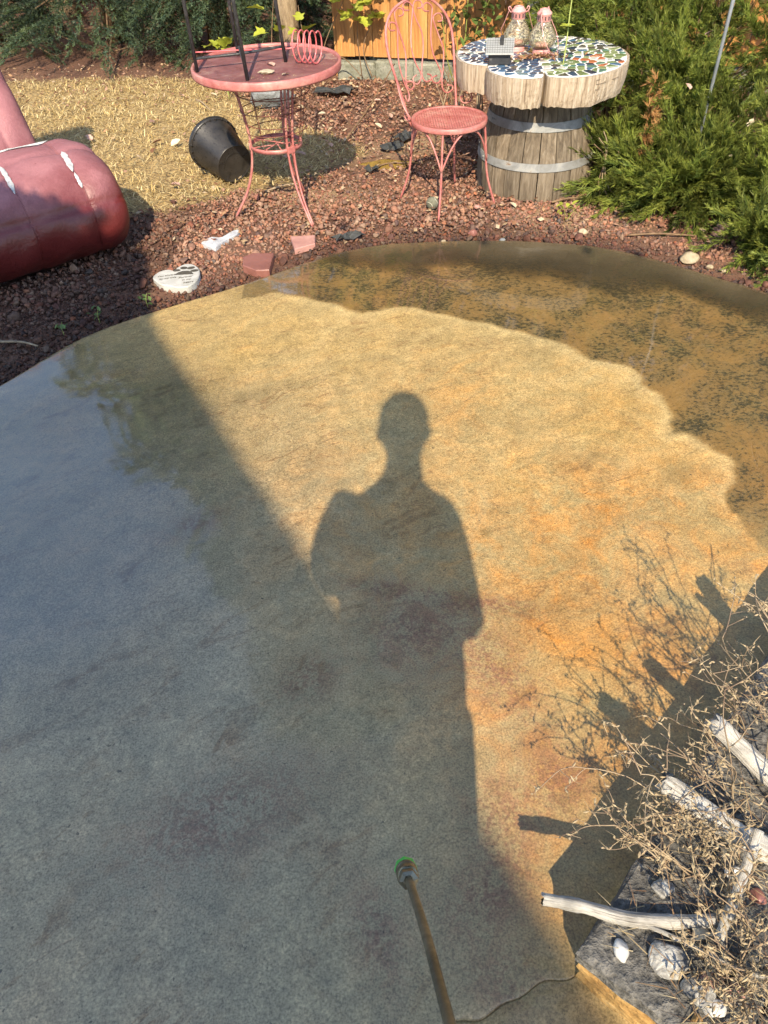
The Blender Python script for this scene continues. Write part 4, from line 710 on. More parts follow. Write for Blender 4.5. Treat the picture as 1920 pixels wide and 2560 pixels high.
# ------------------------------------------------------------------ pink metal chair
def chair():
    c = np.array([.4245, 4.1758, 0]); zs = .404; t = thing('bistro_chair', 'pink wrought metal chair with scrolled heart back and round mesh seat', 'chair', (c[0], c[1], 0)); R = .196
    MB().lathe([(R - .016, zs - .026), (R - .002, zs - .026), (R, zs - .022), (R, zs - .003), (R - .004, zs), (R - .018, zs), (R - .02, zs - .004)], (c[0], c[1], 0), 72, cap=(False, False)).build('seat_rim', MT['pink'], t, True)
    m = MB(); rr = R - .017
    for k, ang in enumerate((math.radians(32), math.radians(-32))):
        u = np.array([math.cos(ang), math.sin(ang), 0]); v = np.array([-u[1], u[0], 0])
        for q in np.arange(-rr + .007, rr, .0135):
            hl = math.sqrt(max(0, rr * rr - q * q))
            if hl > .01: m.box(c + v * q + [0, 0, zs - .006 + .0016 * k], (2 * hl, .0042, .0016), ang)
    m.build('seat_mesh', MT['pink'], t)
    a = math.radians(129); dr = np.array([math.cos(a), math.sin(a), 0]); Tn = np.array([-dr[1], dr[0], 0]); B0 = c + .12 * dr + [0, 0, .40]; L = nrm([.3 * dr[0], .3 * dr[1], 1])
    def W(P): return np.array([B0 + Tn * s + L * v for s, v in P])
    MB().tube(spline(W([(0.164, -.03), (0.181, 0.073), (0.205, 0.205), (0.221, 0.296), (0.22, 0.365), (0.20, 0.427), (0.155, 0.473), (0.085, 0.501), (0, 0.51), (-0.085, 0.497), (-0.15, 0.458), (-0.196, 0.405), (-0.215, 0.342), (-0.213, 0.27), (-0.195, 0.158), (-0.18, 0.066), (-0.165, -.03)]), 90), .0066, 8).build('back_hoop', MT['pink'], t, True)
    WR = [[(0.155, 0.397), (0.18, 0.4), (0.19, 0.415), (0.178, 0.431), (0.158, 0.43), (0.142, 0.42), (0.139, 0.39), (0.157, 0.319), (0.167, 0.247), (0.155, 0.168), (0.138, 0.115), (0.15, 0.085), (0.163, 0.099), (0.162, 0.115)],
          [(0.114, 0.449), (0.087, 0.452), (0.082, 0.47), (0.101, 0.482), (0.125, 0.478), (0.14, 0.457), (0.132, 0.397), (0.115, 0.312), (0.119, 0.26), (0.143, 0.175), (0.138, 0.142), (0.116, 0.132), (0.095, 0.148), (0.107, 0.166), (0.137, 0.169)],
          [(0.044, 0.464), (0.069, 0.468), (0.079, 0.484), (0.063, 0.498), (0.038, 0.497), (0.02, 0.478), (0.021, 0.461), (0.053, 0.38), (0.07, 0.305), (0.06, 0.241), (0.038, 0.191), (0.043, 0.165), (0.071, 0.147), (0.092, 0.158), (0.092, 0.179), (0.067, 0.188)],
          [(-0.014, 0.464), (-0.037, 0.463), (-0.046, 0.479), (-0.028, 0.495), (-0.001, 0.494), (0.016, 0.469), (0.01, 0.425), (-0.014, 0.361), (-0.006, 0.292), (0.028, 0.203), (0.028, 0.162), (0.007, 0.147), (-0.022, 0.15), (-0.028, 0.168), (-0.005, 0.179)],
          [(-0.083, 0.442), (-0.056, 0.446), (-0.047, 0.461), (-0.065, 0.477), (-0.091, 0.474), (-0.107, 0.455), (-0.103, 0.434), (-0.07, 0.338), (-0.065, 0.263), (-0.086, 0.205), (-0.101, 0.165), (-0.087, 0.136), (-0.059, 0.126), (-0.034, 0.141), (-0.038, 0.157), (-0.068, 0.16)],
          [(-0.132, 0.39), (-0.157, 0.389), (-0.166, 0.405), (-0.151, 0.422), (-0.123, 0.422), (-0.103, 0.404), (-0.12, 0.339), (-0.139, 0.273), (-0.126, 0.207), (-0.096, 0.129), (-0.096, 0.087), (-0.122, 0.07), (-0.157, 0.077), (-0.161, 0.095), (-0.127, 0.105)]]
    for P in WR: MB().tube(spline(W(P), 70), .0036, 7).build('back_scroll', MT['pink'], t, True)
    for s in (1, -1):   # braces from the hoop down to the seat
        p0 = B0 + Tn * s * .20 + L * .20; e = c + nrm(dr * .25 + Tn * s) * (R + .03) + [0, 0, zs + .03]; e2 = c + nrm(dr * .42 + Tn * s) * (R + .02) + [0, 0, zs + .008]; P = [p0, p0 * .72 + e * .28 + Tn * s * .012, p0 * .3 + e * .7 + Tn * s * .016, e + [0, 0, .0], e2, e2 + nrm(dr) * .03 + [0, 0, .005], e2 + dr * .035 - Tn * s * .0 + [0, 0, .025], e2 + dr * .015 + [0, 0, .03]]
        MB().tube(spline(P, 40), .0042, 7).build('back_brace', MT['pink'], t, True)
    mer = []
    for deg in (165, 255, 345, 75):
        A = math.radians(deg); u = np.array([math.cos(A), math.sin(A), 0]); mer.append((c, u)); P = [c + u * r + [0, 0, z] for r, z in ((R - .012, zs - .02), (.192, .32), (.200, .22), (.208, .15), (.225, .08), (.264, -.028))]
        MB().tube(spline(P, 26), .0058, 8).build('leg', MT['pink'], t, True)
    for k, deg in enumerate((165, 255, 345, 75)):
        pts = []
        for f in np.linspace(0, 1, 15):
            A = math.radians(deg + 90 * f); hgt = .20 + .178 * (1 - abs(2 * f - 1) ** 2.6); r = .205 - .030 * (1 - abs(2 * f - 1) ** 2); pts.append(c + [r * math.cos(A), r * math.sin(A), hgt])
        MB().tube(spline(pts, 30), .0048, 8).build('leg_arch', MT['pink'], t, True)
chair()

# ------------------------------------------------------------------ barrel, log slice, mosaic
BX, BY = .946, 4.438
def brad(z): return np.interp(z, [-.03, 0, .132, .22, .318, .42, .49], [.325, .329, .322, .306, .281, .258, .244])
def barrel():
    t = thing('barrel', 'weathered half wine barrel carrying the log slice table top', 'barrel', (BX, BY, 0)); n = 22; zz = [-.03, .06, .132, .22, .318, .40, .484]
    for k in range(n):
        w = 2 * math.pi / n; a0, a1 = k * w + .012, (k + 1) * w - .004 ; V = []; dz = rnd.uniform(-.004, .004); dr = rnd.uniform(-.003, .002)
        for z in zz:
            r = brad(z) + dr
            for a in np.linspace(a0, a1, 4): V.append((BX + r * math.cos(a), BY + r * math.sin(a), z + dz))
            for a in (a1, a0): V.append((BX + (r - .024) * math.cos(a), BY + (r - .024) * math.sin(a), z + dz))
        F = []
        for i in range(len(zz) - 1):
            for j in range(6): F.append((i * 6 + j, i * 6 + (j + 1) % 6, (i + 1) * 6 + (j + 1) % 6, (i + 1) * 6 + j))
        F.append(tuple(range(5, -1, -1))); F.append(tuple((len(zz) - 1) * 6 + j for j in range(6))); MB().add(V, F).build('stave', MT['staves'], t, loc=(BX + .3 * math.cos(a0), BY + .3 * math.sin(a0), 0))
    for z0, z1 in ((.128, .168), (.315, .358), (.435, .468)):
        h = MB().lathe([(brad(z0) + .002, z0), (brad(z0) + .0055, z0), (brad(z1) + .0055, z1), (brad(z1) + .002, z1)], (BX, BY, 0), 96, cap=(False, False)).build('hoop', MT['hoop'], t)
        a = math.radians(200); zc = (z0 + z1) / 2
        for d in (-.04, .04): p = (BX + (brad(zc) + .007) * math.cos(a + d), BY + (brad(zc) + .007) * math.sin(a + d), zc); MB().rock(p, (.006, .006, .006), 3, 1, 0).build('rivet', MT['hoop'], h)
barrel()
SL = np.array([(.868, 4.055), (.875, 3.995), (.93, 3.963), (1.03, 3.958), (1.14, 4.0), (1.25, 4.09), (1.33, 4.24), (1.345, 4.45), (1.27, 4.62), (1.10, 4.74), (.88, 4.80), (.70, 4.77), (.56, 4.67), (.49, 4.53), (.475, 4.41), (.51, 4.29), (.59, 4.235), (.622, 4.228), (.603, 4.19), (.61, 4.11), (.665, 4.02), (.75, 3.972), (.82, 3.97), (.85, 3.99), (.860, 4.055)])
def clip(poly, n, d):
    out = []
    for i in range(len(poly)):
        p, q = poly[i], poly[(i + 1) % len(poly)]; a, b = p @ n - d, q @ n - d
        if a <= 0: out.append(p)
        if a * b < 0: out.append(p + (q - p) * (a / (a - b)))
    return out
def logtop():
    z0, z1 = .486, .616; t = thing('log_slice', 'thick lobed log slice table top with mosaic of broken tile', 'table top', (BX, BY, z0)); P = np.vstack([spline(np.vstack([SL]), 150)[:-1]]); n = len(P); c = P.mean(0); th = np.linspace(0, 1, 9); V = []; r = np.random.default_rng(5); gro = np.convolve(r.normal(0, 1, n + 8), np.ones(3) / 3, 'valid')[:n] * .0042
    for q in th:
        z = z0 + (z1 - z0) * q; k = 1 - .035 * (1 - q) ** 3; d = (P - c); dl = nrm(d); V.append(np.column_stack([c + d * k + dl * (gro + r.normal(0, .0007, n))[:, None], np.full(n, z) + (r.normal(0, .0035, n) if q == 0 else 0)]))
    V = np.concatenate(V); F = []
    for i in range(len(th) - 1):
        for j in range(n): F.append((i * n + j, i * n + (j + 1) % n, (i + 1) * n + (j + 1) % n, (i + 1) * n + j))
    F.append(tuple(range(n - 1, -1, -1))); F.append(tuple((len(th) - 1) * n + j for j in range(n)))
    MB().add(V, F).build('log', MT['logside'], t)
    inner = c + (P - c) * .965; MB().prism(inner, z1 + .001, z1 + .006).build('grout', MT['grout'], t)
    # broken tile: Voronoi pieces clipped to the slice
    rr = np.random.default_rng(21); cand = np.column_stack([rr.uniform(.47, 1.35, 9000), rr.uniform(3.95, 4.81, 9000)]); cand = cand[inside(cand, c + (P - c) * .945)]; S = [cand[0]]
    for q in cand[1:]:
        if len(S) >= 296: break
        d_ = np.array(S) - q
        if (np.hypot(d_[:, 0] * .8 + d_[:, 1] * .45, -d_[:, 0] * .65 + d_[:, 1] * 1.15) > .0345).all(): S.append(q)
    S = np.array(S)
    for i, q in enumerate(S):
        poly = [q + np.array(v) * .045 for v in ((-1, -1), (1, -1), (1, 1), (-1, 1))]; dd = np.linalg.norm(S - q, axis=1)
        for j in np.argsort(dd)[1:14]:
            nn_ = nrm(S[j] - q); poly = clip(poly, nn_, nn_ @ (q + S[j]) / 2 - .0036 - rr.uniform(0, .0035))
            if len(poly) < 3: break
        if len(poly) < 3: continue
        poly = np.array(poly); fct = np.zeros(len(poly))
        for s_ in np.linspace(.1, 1, 10): fct = np.where((fct >= s_ - .11) & inside(q + (poly - q) * s_, inner), s_, fct)
        poly = q + (poly - q) * fct[:, None]
        if fct.min() < .15: continue
        if q[0] > 1.02 and q[1] < 4.35: k = rr.choice([7, 8, 4, 5, 2, 9, 1], p=[.16, .14, .18, .2, .12, .1, .1])
        elif q[0] > .88: k = rr.choice([0, 4, 5, 6, 2, 8, 9, 1], p=[.1, .25, .17, .14, .1, .1, .07, .07])
        else: k = rr.choice([0, 1, 2, 3, 4, 8, 6], p=[.28, .27, .14, .12, .06, .07, .06])
        MB().prism(poly, z1 + .004, z1 + .0088 + rr.uniform(0, .0012), .001).build('mosaic_tile', TILE[k], t)
    # marks cut into the right-hand side of the log
    def onside(x, z): # a point on the log's side between the front lobe's right part, x in metres along +x
        i = np.argmin(np.abs(P[:, 0] - x) + (P[:, 1] > 4.3) * 9); d = nrm(P[i] - c); return np.array([*(P[i] + d * (gro[i] + .002)), z])
    m = MB()
    for (x0, za), (x1, zb) in [((1.095, .597), (1.13, .597)), ((1.112, .597), (1.112, .578)), ((1.095, .578), (1.15, .578)), ((1.14, .578), (1.165, .592)), ((1.10, .555), (1.125, .555)), ((1.10, .555), (1.10, .543)), ((1.118, .566), (1.118, .556)), ((1.20, .582), (1.225, .582)), ((1.21, .582), (1.21, .572)), ((1.15, .592), (1.16, .600))]:
        m.tube([onside(x0, za), onside((x0 + x1) / 2, (za + zb) / 2), onside(x1, zb)], .0016, 5)
    m.build('carved_mark', MT['staves'], t)
logtop()
ZT = .6255
def lantern(label, x, y, yaw, bail):
    t = thing('glass_lantern', label, 'lantern', (x, y, ZT), 'glass lanterns on the mosaic table')
    MB().lathe([(.030, ZT), (.044, ZT), (.045, ZT + .006), (.042, ZT + .010), (.044, ZT + .016), (.042, ZT + .024), (.034, ZT + .026)], (x, y, 0), 36).build('base', MT['pinkmetal'], t, True)
    MB().lathe([(.036, ZT + .024), (.052, ZT + .032), (.064, ZT + .046), (.069, ZT + .064), (.065, ZT + .084), (.054, ZT + .106), (.041, ZT + .126), (.033, ZT + .142), (.031, ZT + .150)], (x, y, 0), 40, cap=(False, False)).build('globe', MT['glass'], t, True)
    MB().lathe([(.0, ZT + .03), (.03, ZT + .03), (.034, ZT + .045), (.02, ZT + .05), (0.001, ZT + .05)], (x, y, 0), 24).build('light_disc', MT['pinkmetal'], t, True)
    cp = MB().lathe([(.033, ZT + .143), (.035, ZT + .145), (.0345, ZT + .170), (.037, ZT + .172), (.037, ZT + .177), (.032, ZT + .183), (.026, ZT + .188), (.024, ZT + .194), (.015, ZT + .1965), (.012, ZT + .194), (.011, ZT + .188)], (x, y, 0), 36, cap=(False, True)).build('cap', MT['pinkmetal'], t, True)
    for k in range(12):
        a = k * math.pi / 6; MB().box((x + .0352 * math.cos(a), y + .0352 * math.sin(a), ZT + .158), (.0016, .0052, .016), a).build('vent_slot', MT['darkplastic'], cp)
    u = np.array([math.cos(yaw), math.sin(yaw), 0]); o = np.array([x, y, ZT])
    for s in (-1, 1):
        P = [o + u * s * .036 + [0, 0, .168], o + u * s * .048 + [0, 0, .178], o + u * s * .052 + [0, 0, .190], o + u * s * .044 + [0, 0, .194], o + u * s * .038 + [0, 0, .182]]; MB().tube(spline(P, 18), .0026, 6).build('handle_loop', MT['pinkmetal'], t, True)
    pv = np.array([-u[1], u[0], 0]) * bail
    P = [o + u * .047 + [0, 0, .18], o + u * .066 + pv * .35 + [0, 0, .125], o + u * .080 + pv * .75 + [0, 0, .075], o + u * .05 + pv * 1.2 + [0, 0, .02], o + pv * 1.35 + [0, 0, .006], o - u * .05 + pv * 1.2 + [0, 0, .02], o - u * .080 + pv * .75 + [0, 0, .075], o - u * .066 + pv * .35 + [0, 0, .125], o - u * .047 + [0, 0, .18]]
    MB().tube(spline(P, 60), .0017, 6).build('bail_handle', MT['pinkmetal'], t, True)
lantern('pink capped glass lantern on the left, with both handle loops showing', .79, 4.455, -.1, .062)
lantern('pink capped glass lantern beside the green shoot, handle hanging in front', .905, 4.375, 1.0, -.060)
def birdhouse():
    x, y = .672, 4.235; t = thing('ornament_house', 'small black ornament house with grey gridded roof on the mosaic', 'ornament', (x, y, ZT)); rz = math.radians(-9)
    MB().box((x, y, ZT + .028), (.108, .075, .056), rz, .003).build('body', MT['darkplastic'], t)
    u = np.array([math.cos(rz), math.sin(rz), 0]); v = np.array([-u[1], u[0], 0]); o = np.array([x, y, ZT]); P = []
    for s in (-.068, .068):
        for d, z in ((-.062, .050), (-.060, .056), (.002, .108), (.006, .106), (.062, .056), (.064, .050), (0.002, .098)): P.append(o + u * s + v * d + [0, 0, z])
    F = [tuple(range(6, -1, -1)), tuple(range(7, 14))] + [(i, (i + 1) % 7, 7 + (i + 1) % 7, 7 + i) for i in range(7)]; rf = MB().add(P, F).build('roof', MT['greyroof'], t)
    a = math.atan2(.052, .062); nn_ = nrm(-v * math.sin(a) + np.array([0, 0, 1]) * math.cos(a)); sl = nrm(v * math.cos(a) + np.array([0, 0, 1]) * math.sin(a))
    for k in range(11):
        s = -.06 + .012 * k; q0 = o + u * s - v * .060 + [0, 0, .0566]; MB().tube([q0, q0 + sl * .078], .00055, 4).build('roof_line', MT['darkplastic'], rf)
    for k in range(6):
        q0 = o - u * .067 - v * .060 + [0, 0, .0566] + sl * (.012 * k + .006); MB().tube([q0, q0 + u * .134], .00055, 4).build('roof_line', MT['darkplastic'], rf)
    p = o + u * .008 - v * .018 + [0, 0, .098]; MB().box(p, (.018, .02, .05), rz, .002).build('chimney', MT['darkplastic'], rf)
birdhouse()
t = thing('plant_shoot', 'thin yellow green shoot rising from the mosaic top beside lanterns', 'plant', (.98, 4.18, .61)); MB().tube(spline([(.975, 4.16, .60), (.99, 4.2, .72), (1.0, 4.24, .86), (1.03, 4.3, 1.1)], 14), .0030, 6).build('stem', MT['greenstem'], t, True)
for k, y_ in enumerate((.6, 1.9, 3.4, 4.6, 5.6)): leaf_obj('leaf', 'oval', MT['vine'], (.985, 4.21, .775), .042, y_, .2, 0, t)
def nest():
    n = 240; x, y = .875, 4.30; a = rng.uniform(0, 6.28, n); r = np.abs(rng.normal(0, .05, n)); P = np.column_stack([x + r * np.cos(a) * 1.6, y + r * np.sin(a) * .7, ZT + .001 + np.abs(rng.normal(0, .008, n))]); a2 = rng.uniform(0, 6.28, n); l = rng.uniform(.008, .02, n)[:, None]; d = np.column_stack([np.cos(a2), np.sin(a2), rng.normal(0, .25, n)]) * l; s = np.column_stack([-np.sin(a2), np.cos(a2), rng.normal(0, .3, n)]) * l * .3
    V = np.stack([P - d, P + s, P + d, P - s], 1).reshape(-1, 3); k = np.arange(n)[:, None] * 4; pal = np.array([(.30, .14, .07), (.42, .22, .10), (.5, .32, .18), (.2, .09, .06)]); tag(trimesh('table_litter', V, np.concatenate([k + [0, 1, 2], k + [0, 2, 3]]), MT['litter'], np.repeat(pal[rng.integers(0, 4, n)], 4, 0)), 'brown leaf crumbs around the lantern bases', 'litter', kind='stuff')
nest()

# ------------------------------------------------------------------ nursery pot, stones, small things on the ground
def pot():
    ax = nrm([-.56, .80, .20]); e1 = nrm(np.cross(ax, [0, 0, 1])); e2 = np.cross(e1, ax); M = np.column_stack([e1, e2, ax]); c = np.array([-.775, 4.575, .082]); t = thing('nursery_pot', 'black plastic nursery pot lying on its side by the table leg', 'pot', (-.85, 4.65, -.03))
    MB().lathe([(.100, .004), (.106, .0), (.109, .004), (.148, .255), (.151, .257), (.151, .262), (.146, .262), (.103, .008), (.098, .008)], c, 56, M, cap=(False, False)).build('wall', MT['blackplastic'], t, True)
    b = MB().lathe([(.0, .006), (.104, .006), (.104, .012), (.0, .012)], c, 48, M, cap=(False, False)).build('base', MT['blackplastic'], t)
    MB().lathe([(.060, .003), (.066, .003), (.066, .007), (.060, .007)], c, 40, M, cap=(False, False)).build('base_ring', MT['blackplastic'], b)
    for k in range(5):
        a = k * 2 * math.pi / 5 + .4; p = c + M @ np.array([.085 * math.cos(a), .085 * math.sin(a), .0045]); R3 = M @ rotm((0, 0, 1), a); MB().box(p, (.036, .006, .004), M=R3).build('base_rib', MT['blackplastic'], b)
    MB().lathe([(.147, .236), (.156, .238), (.157, .262), (.154, .268), (.148, .268), (.146, .262)], c, 64, M, cap=(False, False)).build('lip', MT['blackplastic'], t, True)
    for k in range(26):
        a = k * 2 * math.pi / 26; p = c + M @ np.array([.1535 * math.cos(a), .1535 * math.sin(a), .231]); MB().box(p, (.009, .003, .016), M=M @ rotm((0, 0, 1), a)).build('lip_rib', MT['blackplastic'], t)
pot()
def pawstone():
    L = spline(np.array([(-1.02, 3.325), (-1.045, 3.37), (-1.025, 3.42), (-.985, 3.44), (-.952, 3.425), (-.94, 3.46), (-.905, 3.492), (-.86, 3.475), (-.83, 3.42), (-.825, 3.35), (-.835, 3.30), (-.86, 3.262), (-.91, 3.258), (-.955, 3.278), (-.995, 3.296), (-1.02, 3.325)]), 60)[:-1]; zt = .004; t = thing('memorial_stone', 'white heart shaped stone with dark paw print and handwriting', 'stone', (-.93, 3.36, -.03))
    MB().prism(L[::-1][::-1], -.03, zt, .004).build('stone', MT['whitestone'], t)
    def pad(cx, cy, rx, ry, a, n=14, flat=False):
        th = np.linspace(0, 2 * np.pi, n, endpoint=False); P = np.column_stack([rx * np.cos(th), ry * np.sin(th)]); 
        if flat: P = np.array([(-.046, -.018), (.046, -.018), (.030, .010), (.014, .018), (-.014, .018), (-.030, .008)])
        R2 = np.array([[math.cos(a), -math.sin(a)], [math.sin(a), math.cos(a)]]); MB().prism(P @ R2.T + (cx, cy), zt - .001, zt + .0012).build('paw_pad', MT['inkprint'], t)
    pad(-.940, 3.425, .019, .011, 0); pad(-.909, 3.447, .018, .014, -.2); pad(-.874, 3.445, .019, .013, .35); pad(-.853, 3.415, .020, .012, .15); pad(-.898, 3.397, 0, 0, 0, flat=True)
    for txt, x, y, a, sz in (('You always', -1.022, 3.362, .22, .0185), ('by my side', -1.008, 3.336, .20, .0185), ('Forever', -.918, 3.340, .24, .021), ('in my', -.898, 3.318, .22, .019), ('heart', -.888, 3.290, .22, .022)):
        cu = bpy.data.curves.new('lettering', 'FONT'); cu.body = txt; cu.size = sz; cu.shear = .25; cu.extrude = .0003; cu.resolution_u = 3; o = bpy.data.objects.new('tmp', cu); me = bpy.data.meshes.new_from_object(o); bpy.data.objects.remove(o)
        for v in me.vertices: p = Matrix.Rotation(a, 3, 'Z') @ v.co; v.co = p + Vector((x, y, zt + .0008))
        link('lettering', me, MT['inkprint'], t)
pawstone()
tag(MB().prism(spline([(-.87, 3.745), (-.80, 3.68), (-.77, 3.725), (-.74, 3.775), (-.70, 3.82), (-.69, 3.875), (-.725, 3.862), (-.755, 3.815), (-.79, 3.79), (-.83, 3.80), (-.87, 3.745)], 44)[:-1], -.03, -.004, .005).build('plaster_piece', MT['plaster'], None), 'broken white plaster piece lying in the red gravel', 'plaster')
def flagstone(label, L, mat, z1):
    L = np.array(L); m = MB().prism(L, -.026, z1, .004); tag(m.build('flagstone', mat, None), label, 'stone')
flagstone('dark red flagstone at the edge of the patio', [(-.625, 3.435), (-.555, 3.375), (-.492, 3.375), (-.482, 3.55), (-.585, 3.562), (-.632, 3.525)], MT['flag'], .012)
flagstone('pale pink flagstone half sunk in the gravel', [(-.385, 3.60), (-.285, 3.655), (-.288, 3.752), (-.415, 3.75)], MT['flagpink'], .004)
tag(MB().rock((-.68, 6.05, .04), (.17, .12, .13), 31, 3, .3).build('boulder', MT['greystone'], None), 'grey boulder behind the round table', 'rock')
def cloth(label, x, y, rx, ry, a, seed):
    r = np.random.default_rng(seed); n = 14; th = np.linspace(0, 2 * np.pi, n, endpoint=False); V = [(x, y, -.004)]
    for k, q in ((1, .5), (2, 1.0)):
        for t_ in th:
            e = q * (r.uniform(.6, 1.25) if k == 2 else r.uniform(.85, 1.1)); p = np.array([rx * e * math.cos(t_), ry * e * math.sin(t_)]); V.append((x + p[0] * math.cos(a) - p[1] * math.sin(a), y + p[0] * math.sin(a) + p[1] * math.cos(a), -.012 + r.uniform(0, .045) * (1.2 - q * .4)))
    F = [(0, 1 + i, 1 + (i + 1) % n) for i in range(n)] + [(1 + i, 1 + n + i, 1 + n + (i + 1) % n, 1 + (i + 1) % n) for i in range(n)]; o = MB().add(V, F).build('weed_cloth', MT['fabric'], None); sm = o.modifiers.new('s', 'SOLIDIFY'); sm.thickness = .003; tag(o, label, 'cloth', 'torn black cloth pieces in the gravel')
cloth('large torn black cloth on gravel behind the table rim', -.22, 6.22, .17, .10, -.2, 1); cloth('small torn black cloth piece left of the chair legs', .16, 5.0, .075, .06, .3, 2); cloth('dark cloth strip behind the left chair leg', .24, 5.18, .09, .05, .8, 3); cloth('black cloth sliver at the wet patio edge', -.12, 3.72, .09, .018, .35, 4); cloth('black cloth scrap by the gravel left of the barrel chair', .02, 4.62, .05, .03, .1, 6)
b = tag(MB().rock((.335, 4.075, .008), (.034, .034, .034), 1, 3, 0).build('tennis_ball', MT['ball'], None, True), 'worn grey green ball under the front of the chair', 'ball')
V_, T_ = ico(4); me = bpy.data.meshes.new('tennis_ball'); me.from_pydata((V_ * .033 + (.335, 4.075, .008)).tolist(), [], T_.tolist()); me.polygons.foreach_set('use_smooth', [True] * len(T_)); me.materials.append(MT['ball']); b.data = me
th = np.linspace(0, 2 * np.pi, 60, endpoint=False); A_, B_ = .75, .25; S_ = np.column_stack([A_ * np.cos(th) + B_ * np.cos(3 * th), A_ * np.sin(th) - B_ * np.sin(3 * th), 2 * math.sqrt(A_ * B_) * np.sin(2 * th)]); S_ = nrm(S_) @ rotm((1, .3, 0), 1.2).T; MB().tube(S_ * .0325 + (.335, 4.075, .008), .0016, 5, closed=True).build('seam', MT['ballseam'], b, True)
for label, x, y, s, mat, seed in (('tan stone at the patio rim under the junipers', 1.49, 3.335, .045, 'tanstone', 1), ('small pale pebble next to the tan rim stone', 1.565, 3.265, .018, 'tanstone', 2), ('pale pebble furthest along the rim towards the small juniper tuft', 1.615, 3.225, .017, 'tanstone', 3), ('flat tan pebble in front of the barrel weeds', 1.07, 3.69, .026, 'tanstone', 4), ('round reddish stone in gravel in front of the chair', .515, 3.73, .027, 'flag', 5), ('greyish pebble at the edge of the pooled water', .655, 3.64, .018, 'greystone', 6), ('pale pebble at the water edge below the chair', .36, 3.65, .019, 'tanstone', 7), ('pinkish stone between chair leg and barrel', .58, 4.06, .022, 'flagpink', 9)):
    tag(MB().rock((x, y, -.028 + s * .55), (s, s * .8, s * .62), seed + 60, 3, .15).build('pebble', MT[mat], None, True), label, 'stone', 'loose stones around the patio rim')
def pinecone():
    c = np.array([1.70, 3.53, .012]); ax = nrm([.5, .6, .55]); e1 = nrm(np.cross(ax, [0, 0, 1])); e2 = np.cross(ax, e1); t = thing('pine_cone', 'pinkish pine cone lying at the patio rim by the juniper', 'pine cone', tuple(c)); MB().tube([c - ax * .04, c, c + ax * .05], [.012, .02, .006], 8).build('core', MT['cone'], t)
    for k in range(44):
        f = k / 44; a = k * 2.4; r = .012 + .026 * math.sin(math.pi * (.12 + .85 * f)) ; d = e1 * math.cos(a) + e2 * math.sin(a); p = c + ax * (-.042 + .095 * f) + d * r * .6; s = np.cross(d, ax); q = .010 + .006 * math.sin(math.pi * f); V = [p - s * q * .6, p + s * q * .6, p + d * q * 1.3 + s * q * .8 + ax * .006, p + d * q * 1.3 - s * q * .8 + ax * .006, p + d * q * 1.6 + ax * .009]; MB().add(V, [(0, 1, 2, 3), (3, 2, 4)]).build('scale', MT['cone'], t)
pinecone()
tag(MB().add(*[(lambda n_: (np.concatenate([[(.10, 4.77, .004)], [(.10 + .17 * (1 + .25 * math.sin(5 * a)) * math.cos(a), 4.77 + .085 * (1 + .2 * math.cos(4 * a)) * math.sin(a), -.03) for a in np.linspace(0, 6.28, n_, endpoint=False)]]), [(0, 1 + i, 1 + (i + 1) % n_) for i in range(n_)]))(26)][0]).build('moss_patch', MT['moss'], None, True), 'ochre moss patch on the ground behind the chair', 'moss')
LV = [(-1.47, 5.72, 'p', 'pink dry leaf upright on the lawn above the black pot'), (-1.84, 5.4, 'p', 'pale pink dry leaf on the lawn nearest the red lounge'), (-1.41, 5.29, 'b', 'upper of the two curled brown leaves on the lawn'), (-1.38, 5.12, 'b', 'lower of the two curled brown leaves on the lawn'), (-1.28, 5.23, 'y', 'yellowish dry leaf just left of the black pot'), (-1.17, 4.56, 'p', 'pale leaf on the lawn below the black pot'), (-.24, 5.34, 'p', 'whitish leaf upright right of the table basket'), (-.39, 4.95, 'p', None), (-.23, 5.08, 'p', None), (-.13, 5.01, 'p', None), (.11, 6.27, 'p', None), (.17, 6.24, 'b', None), (.41, 5.98, 'y', None), (.06, 6.0, 'p', None), (-.09, 6.34, 'y', None), (.2, 5.67, 'y', None), (.17, 5.60, 'p', None), (.1, 5.4, 'y', None), (.28, 4.99, 'y', 'large pale curled leaf behind the left chair leg'), (-1.37, 6.32, 'p', None), (-1.11, 6.28, 'y', None), (-.61, 5.9, 'b', None), (-.19, 5.56, 'p', None), (.11, 5.27, 'y', None), (1.66, 3.45, 'p', None), (.78, 4.02, 'y', None), (-.05, 5.8, 'p', None), (.33, 5.85, 'p', None), (-.34, 5.75, 'y', None), (.02, 5.55, 'b', None)]
for x, y, k, lab in LV:
    o = leaf_obj('fallen_leaf', 'dry' if k != 'y' else 'oval', MT[{'p': 'drypink', 'b': 'drybrown', 'y': 'drypale'}[k]], (x, y, -.012), rnd.uniform(.06, .085) if lab else rnd.uniform(.04, .065), rnd.uniform(0, 6.28), rnd.uniform(.1, .5), rnd.uniform(-.4, .4)); tag(o, lab or 'small dry fallen leaf among the red gravel behind the furniture', 'leaf', 'fallen leaves on lawn and gravel')
for x, y, z, k, lab in ((1.62, 4.12, .50, 'drypink', 'pink dry leaf caught in the juniper beside the dried spray'), (1.83, 4.62, .62, 'drypink', 'pink dry leaf caught in the large juniper left of the pole'), (1.92, 4.02, .34, 'drypale', 'tan curled leaf caught in the juniper right of the pole'), (1.78, 3.86, .26, 'drypale', 'pale curled leaf caught low in the middle juniper mound'), (2.02, 3.28, .16, 'drypale', 'pale leaf caught in the small juniper tuft at the rim'), (2.05, 4.45, .60, 'drybrown', 'brown leaf caught high in the juniper behind the pole')):
    tag(leaf_obj('caught_leaf', 'dry', MT[k], (x, y, z), .048, rnd.uniform(0, 6.28), rnd.uniform(.3, .9), rnd.uniform(-.4, .4)), lab, 'leaf', 'dry leaves caught in the junipers')
